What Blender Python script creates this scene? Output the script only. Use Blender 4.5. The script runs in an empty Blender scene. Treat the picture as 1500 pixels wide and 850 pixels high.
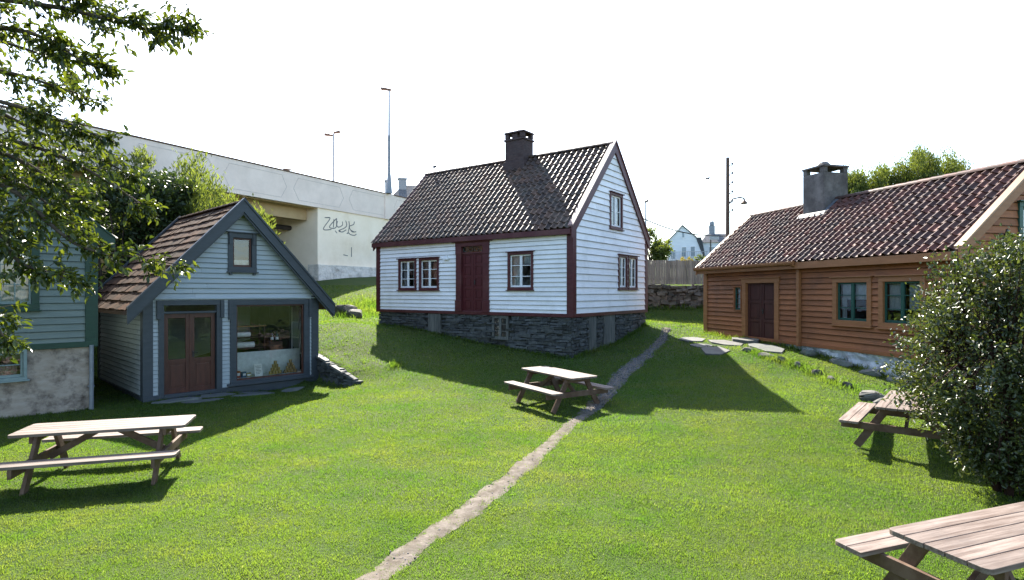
import bpy, bmesh, math, random
import numpy as np
from mathutils import Vector, Matrix

R = math.radians
C = bpy.context.scene.collection
SC = bpy.context.scene
rng = np.random.default_rng(7)
random.seed(7)

# ------------------------------------------------------------------ camera, light, exposure
CAMZ = 2.7
F = 830.0                       # focal length in photo pixels (photo 1500 wide)
cd = bpy.data.cameras.new("camera")
cam = bpy.data.objects.new("camera", cd)
C.objects.link(cam)
cam.location = (0, 0, CAMZ)
cam.rotation_euler = (R(90), 0, 0)
cd.sensor_width = 36
cd.lens = F / 1500 * 36
cd.shift_y = 3 / 1500
cd.clip_start = 0.05
cd.clip_end = 3000
SC.camera = cam

SUN_EL, SUN_AZ = R(40.9), R(-13.7)      # azimuth clockwise from +Y
w = bpy.data.worlds.new("World")
SC.world = w
w.use_nodes = True
wn = w.node_tree
bg = wn.nodes['Background']
sky = wn.nodes.new('ShaderNodeTexSky')
sky.sky_type = 'NISHITA'
sky.sun_disc = False
sky.sun_elevation = SUN_EL
sky.sun_rotation = SUN_AZ
sky.air_density = 1.0
sky.dust_density = 1.2
sky.ozone_density = 1.2
wn.links.new(sky.outputs[0], bg.inputs[0])
bg.inputs[1].default_value = 0.13
sd = bpy.data.lights.new("sun", 'SUN')
sd.energy = 4.8
sd.angle = R(0.5)
sd.color = (1.0, 0.94, 0.84)
so = bpy.data.objects.new("sun", sd)
C.objects.link(so)
SUND = Vector((math.sin(SUN_AZ) * math.cos(SUN_EL), math.cos(SUN_AZ) * math.cos(SUN_EL), math.sin(SUN_EL)))
so.rotation_euler = (-SUND).to_track_quat('-Z', 'Y').to_euler()
so.location = (0, 0, 60)
vs = SC.view_settings
vs.view_transform = 'Standard'
vs.look = 'None'
vs.exposure = 1.9
vs.gamma = 1.0
SC.cycles.use_denoising = True
SC.cycles.max_bounces = 8
SC.cycles.transparent_max_bounces = 16
SC.cycles.caustics_reflective = False
SC.cycles.caustics_refractive = False
SC.cycles.sample_clamp_indirect = 8.0


def at(px, py, Y):
    return Vector(((px - 750) / F * Y, Y, CAMZ + (428 - py) / F * Y))


# ------------------------------------------------------------------ helpers
class MB:
    def __init__(self):
        self.v, self.f, self.m, self.r = [], [], [], []
        self.cur = 0
        self.rnd = 0.5

    def face(self, pts):
        i = len(self.v)
        self.v.extend([tuple(p) for p in pts])
        self.f.append(tuple(range(i, i + len(pts))))
        self.m.append(self.cur)
        self.r.append(self.rnd)

    def mesh(self, verts, faces):
        i = len(self.v)
        self.v.extend([tuple(p) for p in verts])
        for f in faces:
            self.f.append(tuple(a + i for a in f))
            self.m.append(self.cur)
            self.r.append(self.rnd)

    def hexa(self, p):      # 8 pts: bottom 0-3 ccw, top 4-7 ccw
        self.mesh(p, [(3, 2, 1, 0), (4, 5, 6, 7), (0, 1, 5, 4), (1, 2, 6, 5), (2, 3, 7, 6), (3, 0, 4, 7)])

    def box(self, x0, x1, y0, y1, z0, z1):
        self.hexa([(x0, y0, z0), (x1, y0, z0), (x1, y1, z0), (x0, y1, z0),
                   (x0, y0, z1), (x1, y0, z1), (x1, y1, z1), (x0, y1, z1)])

    def prism(self, poly, d):   # poly: 3D points, d: extrusion vector
        n = len(poly)
        d = Vector(d)
        P = [Vector(p) for p in poly]
        Q = [p + d for p in P]
        nr = (P[1] - P[0]).cross(P[2] - P[1])
        if nr.dot(d) > 0:
            P, Q = Q, P
        fs = [tuple(range(n)), tuple(range(2 * n - 1, n - 1, -1))]
        for i in range(n):
            j = (i + 1) % n
            fs.append((i, n + i, n + j, j))
        self.mesh(P + Q, fs)

    def bar(self, p, q, wd, t, side=(0, 0, 1)):     # t along side, wd along the other
        p, q = Vector(p), Vector(q)
        d = (q - p).normalized()
        s = Vector(side)
        s = (s - d * s.dot(d)).normalized()
        o = d.cross(s)
        a, b = o * wd / 2, s * t / 2
        self.hexa([p - a - b, p + a - b, p + a + b, p - a + b, q - a - b, q + a - b, q + a + b, q - a + b])

    def tube(self, pts, r0, r1=None, n=8, caps=True):
        pts = [Vector(p) for p in pts]
        r1 = r0 if r1 is None else r1
        m = len(pts)
        vs_, fs = [], []
        up = Vector((0.13, 0.31, 0.94))
        for i, p in enumerate(pts):
            d = (pts[min(i + 1, m - 1)] - pts[max(i - 1, 0)]).normalized()
            a = d.cross(up)
            if a.length < 0.1:
                a = d.cross(Vector((1, 0, 0)))
            a.normalize()
            b = d.cross(a)
            r = r0 + (r1 - r0) * i / max(1, m - 1)
            for k in range(n):
                t = 2 * math.pi * k / n
                vs_.append(p + a * (r * math.cos(t)) + b * (r * math.sin(t)))
        for i in range(m - 1):
            for k in range(n):
                k2 = (k + 1) % n
                fs.append((i * n + k, i * n + k2, (i + 1) * n + k2, (i + 1) * n + k))
        if caps:
            fs.append(tuple(range(n - 1, -1, -1)))
            fs.append(tuple(range((m - 1) * n, m * n)))
        self.mesh(vs_, fs)

    def lathe(self, prof, n=12, c=(0, 0, 0)):
        c = Vector(c)
        vs_, fs = [], []
        for r, z in prof:
            for k in range(n):
                t = 2 * math.pi * k / n
                vs_.append(c + Vector((r * math.cos(t), r * math.sin(t), z)))
        for i in range(len(prof) - 1):
            for k in range(n):
                k2 = (k + 1) % n
                fs.append((i * n + k, i * n + k2, (i + 1) * n + k2, (i + 1) * n + k))
        fs.append(tuple(range(n - 1, -1, -1)))
        fs.append(tuple(range((len(prof) - 1) * n, len(prof) * n)))
        self.mesh(vs_, fs)

    def build(self, name, mats, parent=None, smooth=False, bevel=0, loc=None, rz=0):
        me = bpy.data.meshes.new(name)
        me.from_pydata(self.v, [], self.f)
        mats = mats if isinstance(mats, (list, tuple)) else [mats]
        for m in mats:
            me.materials.append(m)
        me.polygons.foreach_set('material_index', self.m)
        a = me.attributes.new('rnd', 'FLOAT', 'FACE')
        a.data.foreach_set('value', self.r)
        if smooth:
            me.polygons.foreach_set('use_smooth', [True] * len(me.polygons))
        me.update()
        o = bpy.data.objects.new(name, me)
        C.objects.link(o)
        if parent:
            o.parent = parent
        if loc is not None:
            o.location = loc
        o.rotation_euler.z = rz
        if bevel:
            b = o.modifiers.new('bevel', 'BEVEL')
            b.width = bevel
            b.segments = 2
            b.limit_method = 'ANGLE'
        return o


def npmesh(name, verts, faces, mat, parent=None, rnd=None, smooth=False):
    """fast mesh from numpy: faces (n,k)"""
    me = bpy.data.meshes.new(name)
    n, k = faces.shape
    me.vertices.add(len(verts))
    me.vertices.foreach_set('co', np.ascontiguousarray(verts, dtype=np.float32).ravel())
    me.loops.add(n * k)
    me.loops.foreach_set('vertex_index', np.ascontiguousarray(faces, dtype=np.int32).ravel())
    me.polygons.add(n)
    me.polygons.foreach_set('loop_start', np.arange(0, n * k, k, dtype=np.int32))
    me.polygons.foreach_set('loop_total', np.full(n, k, dtype=np.int32))
    if smooth:
        me.polygons.foreach_set('use_smooth', np.ones(n, dtype=bool))
    me.update(calc_edges=True)
    me.validate()
    if rnd is not None:
        a = me.attributes.new('rnd', 'FLOAT', 'FACE')
        a.data.foreach_set('value', np.ascontiguousarray(rnd, dtype=np.float32))
    me.materials.append(mat)
    o = bpy.data.objects.new(name, me)
    C.objects.link(o)
    if parent:
        o.parent = parent
    return o


def tag(o, label=None, cat=None, group=None, kind=None):
    if label:
        o['label'] = label
    if cat:
        o['category'] = cat
    if group:
        o['group'] = group
    if kind:
        o['kind'] = kind
    return o


def thing(name, label, cat, loc=(0, 0, 0), rz=0, group=None):
    o = bpy.data.objects.new(name, None)
    C.objects.link(o)
    o.location = loc
    o.rotation_euler.z = rz
    o.empty_display_size = .3
    return tag(o, label, cat, group)


def copy_tree(o, parent=None):
    c = o.copy()
    C.objects.link(c)
    if parent:
        c.parent = parent
    for ch in list(o.children):
        copy_tree(ch, c)
    return c


# ------------------------------------------------------------------ materials
def nodes(name):
    m = bpy.data.materials.new(name)
    m.use_nodes = True
    nt = m.node_tree
    return m, nt, nt.nodes, nt.links, nt.nodes['Principled BSDF']


def ramp(N, stops):
    r = N.new('ShaderNodeValToRGB')
    e = r.color_ramp.elements
    while len(e) < len(stops):
        e.new(0.5)
    for i, (p, c) in enumerate(stops):
        e[i].position = p
        e[i].color = (*c, 1)
    return r


def pmat(name, c1, c2, scale=(4, 4, 4), rough=.7, spec=.3, bump=.15, bscale=None, rnd=0.0, rndhue=None,
         dirt=None, dirt_scale=.6, dirt_amt=.5, detail=6, metal=0.0, objrand=False, p0=.35, p1=.65, dist=.02):
    m, nt, N, L, B = nodes(name)
    tc = N.new('ShaderNodeTexCoord')
    vec = tc.outputs['Object']
    if objrand:
        oi = N.new('ShaderNodeObjectInfo')
        mu = N.new('ShaderNodeVectorMath')
        mu.operation = 'SCALE'
        mu.inputs[0].default_value = (37, 91, 53)
        L.new(oi.outputs['Random'], mu.inputs['Scale'])
        ad = N.new('ShaderNodeVectorMath')
        L.new(vec, ad.inputs[0])
        L.new(mu.outputs[0], ad.inputs[1])
        vec = ad.outputs[0]
    mp = N.new('ShaderNodeMapping')
    mp.inputs['Scale'].default_value = scale if isinstance(scale, (tuple, list)) else (scale,) * 3
    L.new(vec, mp.inputs[0])
    no = N.new('ShaderNodeTexNoise')
    no.inputs['Scale'].default_value = 1
    no.inputs['Detail'].default_value = detail
    no.inputs['Roughness'].default_value = .62
    L.new(mp.outputs[0], no.inputs['Vector'])
    rp = ramp(N, [(p0, c1), (p1, c2)])
    L.new(no.outputs[0], rp.inputs[0])
    col = rp.outputs[0]
    if rnd or rndhue:
        at_ = N.new('ShaderNodeAttribute')
        at_.attribute_name = 'rnd'
        if rndhue:
            rr = ramp(N, rndhue)
            rr.color_ramp.interpolation = 'LINEAR'
            L.new(at_.outputs['Fac'], rr.inputs[0])
            mx = N.new('ShaderNodeMixRGB')
            mx.blend_type = 'MULTIPLY'
            mx.inputs[0].default_value = 1
            L.new(col, mx.inputs[1])
            L.new(rr.outputs[0], mx.inputs[2])
            col = mx.outputs[0]
        else:
            mr = N.new('ShaderNodeMapRange')
            mr.inputs['To Min'].default_value = 1 - rnd
            mr.inputs['To Max'].default_value = 1 + rnd
            L.new(at_.outputs['Fac'], mr.inputs[0])
            mx = N.new('ShaderNodeVectorMath')
            mx.operation = 'SCALE'
            L.new(col, mx.inputs[0])
            L.new(mr.outputs[0], mx.inputs['Scale'])
            col = mx.outputs[0]
    if dirt:
        n2 = N.new('ShaderNodeTexNoise')
        n2.inputs['Scale'].default_value = dirt_scale
        n2.inputs['Detail'].default_value = 9
        n2.inputs['Roughness'].default_value = .7
        L.new(vec, n2.inputs['Vector'])
        r2 = ramp(N, [(.48, (0, 0, 0)), (.68, (dirt_amt,) * 3)])
        L.new(n2.outputs[0], r2.inputs[0])
        mx = N.new('ShaderNodeMixRGB')
        L.new(r2.outputs[0], mx.inputs[0])
        L.new(col, mx.inputs[1])
        mx.inputs[2].default_value = (*dirt, 1)
        col = mx.outputs[0]
    L.new(col, B.inputs['Base Color'])
    B.inputs['Roughness'].default_value = rough
    B.inputs['Metallic'].default_value = metal
    B.inputs['Specular IOR Level'].default_value = spec
    if bump:
        bsrc = no.outputs[0]
        if bscale:
            n3 = N.new('ShaderNodeTexNoise')
            n3.inputs['Scale'].default_value = bscale
            n3.inputs['Detail'].default_value = 6
            L.new(vec, n3.inputs['Vector'])
            bsrc = n3.outputs[0]
        bp = N.new('ShaderNodeBump')
        bp.inputs['Strength'].default_value = bump
        bp.inputs['Distance'].default_value = dist
        L.new(bsrc, bp.inputs['Height'])
        L.new(bp.outputs[0], B.inputs['Normal'])
    return m


def leafmat(name, c1, c2, trans=.4, tcol=None, rough=.35, spec=.5):
    m, nt, N, L, B = nodes(name)
    a = N.new('ShaderNodeAttribute')
    a.attribute_name = 'rnd'
    rp = ramp(N, [(0, c1), (1, c2)])
    L.new(a.outputs['Fac'], rp.inputs[0])
    L.new(rp.outputs[0], B.inputs['Base Color'])
    B.inputs['Roughness'].default_value = rough
    B.inputs['Specular IOR Level'].default_value = spec
    t = N.new('ShaderNodeBsdfTranslucent')
    mu = N.new('ShaderNodeMixRGB')
    mu.blend_type = 'MULTIPLY'
    mu.inputs[0].default_value = 1
    L.new(rp.outputs[0], mu.inputs[1])
    mu.inputs[2].default_value = (*(tcol or (2.2, 2.0, .9)), 1)
    L.new(mu.outputs[0], t.inputs[0])
    mx = N.new('ShaderNodeMixShader')
    mx.inputs[0].default_value = trans
    L.new(B.outputs[0], mx.inputs[1])
    L.new(t.outputs[0], mx.inputs[2])
    L.new(mx.outputs[0], N['Material Output'].inputs[0])
    return m


def glassmat(name, tint=(.75, .8, .82), refl=1.0):
    m, nt, N, L, B = nodes(name)
    N.remove(B)
    tr = N.new('ShaderNodeBsdfTransparent')
    tr.inputs[0].default_value = (*tint, 1)
    gl = N.new('ShaderNodeBsdfGlossy')
    gl.inputs['Roughness'].default_value = .02
    gl.inputs[0].default_value = (.9, .93, .95, 1)
    lw = N.new('ShaderNodeFresnel')
    lw.inputs[0].default_value = 1.6
    mt = N.new('ShaderNodeMath')
    mt.operation = 'MULTIPLY_ADD'
    mt.inputs[1].default_value = 1.6 * refl
    mt.inputs[2].default_value = .02
    mt.use_clamp = True
    L.new(lw.outputs[0], mt.inputs[0])
    # slightly wavy old glass
    tc = N.new('ShaderNodeTexCoord')
    no = N.new('ShaderNodeTexNoise')
    no.inputs['Scale'].default_value = 3.5
    L.new(tc.outputs['Object'], no.inputs['Vector'])
    bp = N.new('ShaderNodeBump')
    bp.inputs['Strength'].default_value = .08
    bp.inputs['Distance'].default_value = .05
    L.new(no.outputs[0], bp.inputs['Height'])
    L.new(bp.outputs[0], gl.inputs['Normal'])
    mx = N.new('ShaderNodeMixShader')
    L.new(mt.outputs[0], mx.inputs[0])
    L.new(tr.outputs[0], mx.inputs[1])
    L.new(gl.outputs[0], mx.inputs[2])
    L.new(mx.outputs[0], N['Material Output'].inputs[0])
    return m


def plain(name, c, rough=.6, metal=0, spec=.4):
    k = .12
    return pmat(name, tuple(x * (1 - k) for x in c), tuple(min(1, x * (1 + k)) for x in c), 9, rough, spec, .06, metal=metal)


M = {}
M['white_board'] = pmat('white_board_paint', (.78, .78, .79), (.86, .85, .85), (1.3, 1.3, 22), .55, .3, .12, rnd=.07, dirt=(.42, .40, .36), dirt_scale=.9, dirt_amt=.30)
M['blue_board'] = pmat('blue_board_paint', (.345, .385, .405), (.40, .435, .45), (1.3, 1.3, 22), .5, .3, .12, rnd=.05, dirt=(.22, .30, .33), dirt_scale=.8, dirt_amt=.3)
M['mint_board'] = pmat('mint_board_paint', (.135, .172, .155), (.175, .21, .19), (1.3, 1.3, 22), .5, .3, .12, rnd=.05, dirt=(.10, .13, .12), dirt_scale=.8, dirt_amt=.3)
M['brown_board'] = pmat('brown_board_paint', (.25, .090, .036), (.33, .123, .050), (1.5, 1.5, 26), .6, .25, .2, rnd=.14, dirt=(.10, .052, .034), dirt_scale=.9, dirt_amt=.55)
M['white_edge'] = pmat('grimy_shaded_white_edge', (.20, .21, .23), (.42, .43, .45), (2.5, 2.5, 9), .8, .2, .1)  # edge colours: shadow line under each lap painted in, with grime
M['blue_edge'] = pmat('grimy_shaded_blue_edge', (.10, .115, .125), (.20, .22, .23), (2.5, 2.5, 9), .8, .2, .1)
M['mint_edge'] = pmat('grimy_shaded_mint_edge', (.03, .045, .045), (.07, .09, .085), (2.5, 2.5, 9), .8, .2, .1)
M['brown_edge'] = pmat('grimy_shaded_brown_edge', (.04, .018, .010), (.09, .035, .018), (2.5, 2.5, 9), .8, .2, .1)
M['ochre_trim'] = pmat('ochre_trim_paint', (.25, .105, .042), (.31, .132, .055), (2, 2, 14), .5, .35, .1)
M['red_trim'] = pmat('oxblood_trim_paint', (.060, .012, .015), (.080, .016, .019), (3, 3, 12), .45, .4, .1, dirt=(.16, .07, .06), dirt_scale=1.2, dirt_amt=.35)
M['red_cap'] = pmat('sunlit_red_cap_paint', (.11, .05, .045), (.17, .09, .08), (3, 3, 12), .36, .6, .08)  # paler than the red trim: sun glow on the cap put into the colour
M['ochre_cap'] = pmat('sunlit_ochre_cap_paint', (.26, .14, .065), (.33, .18, .09), (3, 3, 12), .4, .5, .08)  # sunlight on the cap boards put into a lighter ochre
M['slate_trim'] = pmat('slate_blue_trim_paint', (.034, .043, .052), (.045, .055, .066), (3, 3, 12), .45, .4, .1)
M['green_trim'] = pmat('bottle_green_trim_paint', (.006, .035, .022), (.010, .05, .03), (3, 3, 12), .45, .4, .1)
M['teal_frame'] = pmat('green_window_paint', (.012, .058, .042), (.018, .076, .055), 7, .45, .4, .06)
M['white_frame'] = pmat('white_window_paint', (.72, .74, .76), (.8, .8, .8), 7, .45, .4, .05)
M['mint_frame'] = pmat('pale_window_paint', (.42, .56, .55), (.5, .62, .6), 7, .45, .4, .05)
M['dull_frame'] = pmat('faded_mint_window_paint', (.17, .23, .22), (.22, .28, .27), 7, .5, .35, .05)
M['brown_door'] = pmat('brown_door_stain', (.055, .018, .012), (.085, .028, .018), (14, 14, 2), .4, .4, .12)
M['dark_door'] = pmat('dark_red_door_paint', (.050, .017, .014), (.07, .023, .018), (12, 12, 2), .55, .3, .12)
M['red_door'] = pmat('oxblood_door_paint', (.062, .010, .013), (.08, .013, .016), (12, 12, 2), .45, .35, .1)
M['grey_plank'] = pmat('weathered_plank', (.075, .08, .075), (.15, .15, .135), (14, 14, 1.2), .85, .2, .3, rnd=.15)
M['fence_plank'] = pmat('grey_fence_plank', (.13, .115, .098), (.22, .195, .165), (14, 14, 1.0), .85, .2, .3, rnd=.22)
M['glass'] = glassmat('window_glass')
M['shop_glass'] = glassmat('shop_window_glass', (.93, .95, .95), .6)
M['curtain'] = pmat('lace_curtain', (.55, .55, .55), (.75, .75, .73), (60, 60, 14), .9, .1, .2)
M['red_curtain'] = pmat('patterned_curtain', (.30, .10, .09), (.55, .42, .36), (22, 22, 16), .9, .1, .1)
M['dark_room'] = pmat('room_lining', (.05, .045, .04), (.07, .065, .055), 3, .9, .1, .0)
M['slate_tile'] = pmat('dark_pantile', (.050, .030, .019), (.098, .061, .041), (9, 9, 9), .55, .4, .12, rndhue=[(0, (.5, .5, .52)), (.5, (.95, .92, .9)), (.9, (1.25, 1.05, .95)), (1, (1.8, 1.5, 1.3))], dirt=(.085, .075, .055), dirt_scale=1.7, dirt_amt=.6)
M['red_tile'] = pmat('red_pantile', (.074, .030, .020), (.122, .052, .036), (9, 9, 9), .6, .3, .12, rndhue=[(0, (.55, .62, .68)), (.35, (.8, .82, .84)), (.75, (1.05, .95, .92)), (1, (1.5, 1.2, 1.1))], dirt=(.06, .048, .038), dirt_scale=1.5, dirt_amt=.75)
M['shingle'] = pmat('brown_shingle', (.046, .023, .012), (.100, .053, .030), (3, 3, 3), .9, .15, .4, rndhue=[(0, (.6, .6, .6)), (.6, (1, 1, 1)), (1, (1.5, 1.35, 1.2))], dirt=(.035, .032, .02), dirt_scale=1.8, dirt_amt=.6)
M['roof_wood'] = pmat('roof_underside', (.06, .035, .025), (.09, .05, .04), 5, .8, .2, .1)
M['slate_stone'] = pmat('stacked_slate', (.028, .032, .034), (.075, .08, .078), (7, 7, 14), .75, .35, .5, rnd=.35, dirt=(.12, .125, .115), dirt_scale=3.0, dirt_amt=.5, dist=.03)
M['wall_stone'] = pmat('old_wall_stone', (.045, .040, .034), (.12, .108, .092), (4, 4, 7), .9, .2, .6, rnd=.45, dirt=(.03, .04, .018), dirt_scale=1.6, dirt_amt=.6, dist=.04)
M['field_stone'] = pmat('field_stone', (.07, .068, .062), (.15, .14, .125), (5, 5, 9), .85, .25, .5, rnd=.3, dirt=(.07, .085, .045), dirt_scale=2.2, dirt_amt=.6, dist=.03)
M['slab_stone'] = pmat('slate_slab', (.075, .073, .068), (.13, .125, .115), (4, 4, 9), .7, .35, .3, rnd=.2, dirt=(.11, .12, .08), dirt_scale=2.2, dirt_amt=.5, dist=.02)
M['dark_slab'] = pmat('dark_slate_slab', (.09, .095, .09), (.15, .155, .145), (4, 4, 9), .7, .35, .3, rnd=.2, dirt=(.06, .08, .04), dirt_scale=2.2, dirt_amt=.6, dist=.02)
M['whitewash'] = pmat('stained_whitewash', (.30, .245, .195), (.40, .34, .285), (3, 3, 9), .85, .2, .6, bscale=7, dirt=(.075, .055, .045), dirt_scale=2.3, dirt_amt=1.0, dist=.04)
M['whitewash_rough'] = pmat('rough_whitewash', (.34, .36, .38), (.55, .56, .56), 5, .85, .2, .6, bscale=6, dirt=(.075, .07, .065), dirt_scale=2.6, dirt_amt=.95, dist=.06)
M['chimney_dark'] = pmat('dark_chimney_brick', (.05, .034, .034), (.085, .058, .056), (6, 6, 22), .85, .2, .5, dirt=(.08, .07, .07), dirt_scale=2.5, dirt_amt=.5)
M['chimney_grey'] = pmat('grey_chimney_render', (.07, .062, .058), (.12, .108, .10), 3, .85, .2, .4, dirt=(.30, .27, .25), dirt_scale=2, dirt_amt=.4)
M['concrete'] = pmat('pale_concrete', (.74, .62, .545), (.83, .70, .62), .9, .8, .2, .15, bscale=9, dirt=(.58, .485, .42), dirt_scale=.35, dirt_amt=.5)
M['abut'] = pmat('abutment_render', (.86, .73, .57), (.93, .80, .64), .8, .85, .2, .25, bscale=5, dirt=(.66, .52, .34), dirt_scale=.22, dirt_amt=.6)
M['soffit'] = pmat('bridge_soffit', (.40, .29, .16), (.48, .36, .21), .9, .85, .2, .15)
M['dark_metal'] = plain('dark_metal', (.04, .035, .033), .5, .3)
M['rail_metal'] = plain('rusty_cap_metal', (.13, .075, .05), .6, .2)
M['zinc'] = plain('blue_grey_zinc', (.20, .22, .245), .5, .3)
M['steel'] = plain('galvanised_steel', (.32, .33, .35), .45, .6)
M['brown_pole'] = pmat('tarred_pole', (.075, .045, .035), (.13, .08, .06), (10, 10, 1), .8, .2, .2)
M['spray'] = plain('graffiti_paint', (.13, .13, .135), .7)
M['table_wood'] = pmat('weathered_table_wood', (.105, .072, .054), (.24, .19, .158), (1.6, 30, 30), .62, .3, .5, rnd=.2, dirt=(.10, .082, .072), dirt_scale=2.4, dirt_amt=.5, objrand=True, dist=.006)
M['leg_wood'] = pmat('table_leg_wood', (.085, .048, .03), (.145, .092, .06), (6, 6, 6), .7, .25, .3, dirt=(.14, .10, .075), dirt_scale=3, dirt_amt=.5, objrand=True, dist=.006)
M['bark'] = pmat('bark', (.05, .038, .028), (.10, .078, .058), (8, 8, 3), .9, .15, .6, dist=.03)
M['red_bark'] = pmat('red_bark', (.03, .016, .013), (.055, .028, .022), (8, 8, 3), .9, .15, .6, dist=.03)
M['dirt'] = pmat('trodden_dirt', (.10, .082, .064), (.185, .158, .132), 7, .95, .1, .5, bscale=30, dirt=(.085, .075, .05), dirt_scale=3.2, dirt_amt=.6, dist=.02)
M['gravel'] = pmat('gravel_stone', (.09, .085, .085), (.15, .145, .14), 20, .85, .2, .3, rnd=.4)


# ------------------------------------------------------------------ terrain
GP = [(-12, 4, 0), (-6, 4, 0), (0, 3, 0), (5, 4, .02), (10, 4, .15), (-6, 8, 0), (-2, 8, 0), (2, 8, 0), (0, 11, 0), (-5, 11, 0),
      (-9.5, 12, 0), (-13, 9, 0), (1, 13.4, .02), (-3, 13.5, .05), (-6.2, 14.6, .02), (-9.06, 13.6, -.02), (-7.6, 15.2, -.02), (-10.5, 14.2, 0), (-12, 16, .02),
      (6, 9.4, .17), (4, 10.5, .12), (7.8, 7.4, .15), (10, 8, .35), (5.6, 11.3, .31), (3.1, 12.2, .2), (1.8, 17.4, .65), (-2.65, 20.7, 1.15),
      (-5.35, 22.6, 1.4), (3.6, 19.7, .86), (5.2, 22, 1.42), (5.3, 20, 1.04), (3.58, 16.5, .57), (0, 15.5, .26), (-2, 17.3, .55), (-4.3, 18, .66),
      (-6.1, 16.7, -.03), (-5.5, 16.0, -.03), (-4.8, 15.4, -.0), (-5.9, 18.25, .90), (-5.1, 17.6, .70), (-4.4, 17.1, .50), (-3.7, 16.3, .24), (-6.6, 21, 1.55), (-7.2, 19.5, 1.05), (-9.6, 20.2, .9), (-13, 19.5, .4), (-7.2, 27, 1.85), (-8.5, 31, 2.75), (-12.1, 36, 3.45), (-5, 30, 2.3),
      (7.1, 21, 1.2), (7.9, 18, 1.12), (8.9, 14, .72), (9.8, 11.5, .5), (7.3, 15.5, .85), (8.0, 12.2, .48), (6.75, 14.8, .62), (6.1, 13, .40),
      (8.1, 27, 1.6), (4.5, 26.5, 1.65), (12, 27, 1.7), (6.5, 24, 1.42), (8, 30, 2.9), (3, 30, 2.8), (14, 30, 3.0), (15, 40, 3.6), (14, 60, 5.4),
      (25, 35, 4), (30, 60, 6.5), (-14, 22, .7), (-18, 22, .9), (-20, 30, 2), (-25, 40, 3.4), (-10, 45, 4), (0, 45, 3.6), (-10, 70, 5.5), (0, 70, 5.6),
      (-10, -8, 0), (0, -8, 0), (10, -8, .2), (-22, 5, 0), (22, 5, .6), (18, 15, 1), (18, 22, 2), (35, 15, 2), (-35, 20, 1), (-35, 60, 4), (40, 75, 7), (0, 80, 6), (-40, 80, 5.5)]
GP = np.array(GP, float)


def _tps_fit(P, lam=.02):
    n = len(P)
    d2 = ((P[:, None, :2] - P[None, :, :2]) ** 2).sum(-1)
    K = np.where(d2 > 0, .5 * d2 * np.log(np.maximum(d2, 1e-12)), 0) + lam * np.eye(n)
    Q = np.c_[np.ones(n), P[:, :2]]
    A = np.block([[K, Q], [Q.T, np.zeros((3, 3))]])
    return np.linalg.solve(A, np.r_[P[:, 2], np.zeros(3)])


_W = _tps_fit(GP)


DWP = np.array([(-6.12, 17.6, .80), (-5.72, 17.02, .72), (-5.3, 16.55, .60), (-4.78, 16.15, .40), (-4.25, 15.95, .12)])


def _bank(x, y, z):
    """hold the lawn up level with the top of the low dry stone wall, just behind it"""
    best = np.full(len(x), 9.0)
    sd_, tp = np.zeros(len(x)), np.zeros(len(x))
    for a, b in zip(DWP, DWP[1:]):
        d = b[:2] - a[:2]
        ln = np.hypot(*d)
        d = d / ln
        u = np.clip((x - a[0]) * d[0] + (y - a[1]) * d[1], 0, ln)
        qx, qy = x - a[0] - d[0] * u, y - a[1] - d[1] * u
        ds = np.hypot(qx, qy)
        c = ds < best
        best[c] = ds[c]
        sd_[c] = (-d[1] * qx + d[0] * qy)[c]
        tp[c] = (a[2] + (b[2] - a[2]) * u / ln)[c] - .03
    s1 = np.clip((sd_ - .03) / .14, 0, 1)
    up_ = s1 * np.clip((1.6 - best) / 1.2, 0, 1)
    z = z + up_ * np.maximum(0, tp - z)
    dn = (sd_ <= .03) & (sd_ > -.9) & (best < .9)
    lo = np.minimum(z, np.where(tp > .2, .0, z) + .35 * np.clip((-sd_ - .3), 0, 1))
    return np.where(dn, lo, z)


def gz(x, y):
    x = np.atleast_1d(np.asarray(x, float))
    y = np.atleast_1d(np.asarray(y, float))
    cx, cy = np.clip(x, -40, 40), np.clip(y, -8, 80)
    out = np.empty(len(cx))
    for i in range(0, len(cx), 20000):
        a, b = cx[i:i + 20000], cy[i:i + 20000]
        d2 = (a[:, None] - GP[:, 0]) ** 2 + (b[:, None] - GP[:, 1]) ** 2
        K = .5 * d2 * np.log(np.maximum(d2, 1e-12))
        out[i:i + 20000] = K @ _W[:-3] + _W[-3] + _W[-2] * a + _W[-1] * b
    out = _bank(x, y, out)
    out += .018 * np.sin(x * 2.1 + 1.3 * np.sin(y * 1.7)) * np.cos(y * 1.9 + .7) + .010 * np.sin(x * 4.7 + y * 3.1) * np.sin(y * 5.3 - x * 2.2)
    return out


def g1(x, y):
    return float(gz([x], [y])[0])


def axis(core0, core1, step, lo, hi):
    a = list(np.arange(core0, core1 + 1e-6, step))
    s = step
    while a[-1] < hi:
        s *= 1.35
        a.append(min(a[-1] + s, hi))
    s = step
    b = [a[0]]
    while b[-1] > lo:
        s *= 1.35
        b.append(max(b[-1] - s, lo))
    return np.array(b[:0:-1] + a)


gx, gy = axis(-15, 15, .16, -900, 900), axis(3, 32, .16, -300, 1400)
XX, YY = np.meshgrid(gx, gy)
ZZ = gz(XX.ravel(), YY.ravel())
nx, ny = len(gx), len(gy)
idx = np.arange(nx * ny).reshape(ny, nx)
gf = np.stack([idx[:-1, :-1], idx[:-1, 1:], idx[1:, 1:], idx[1:, :-1]], -1).reshape(-1, 4)

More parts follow.
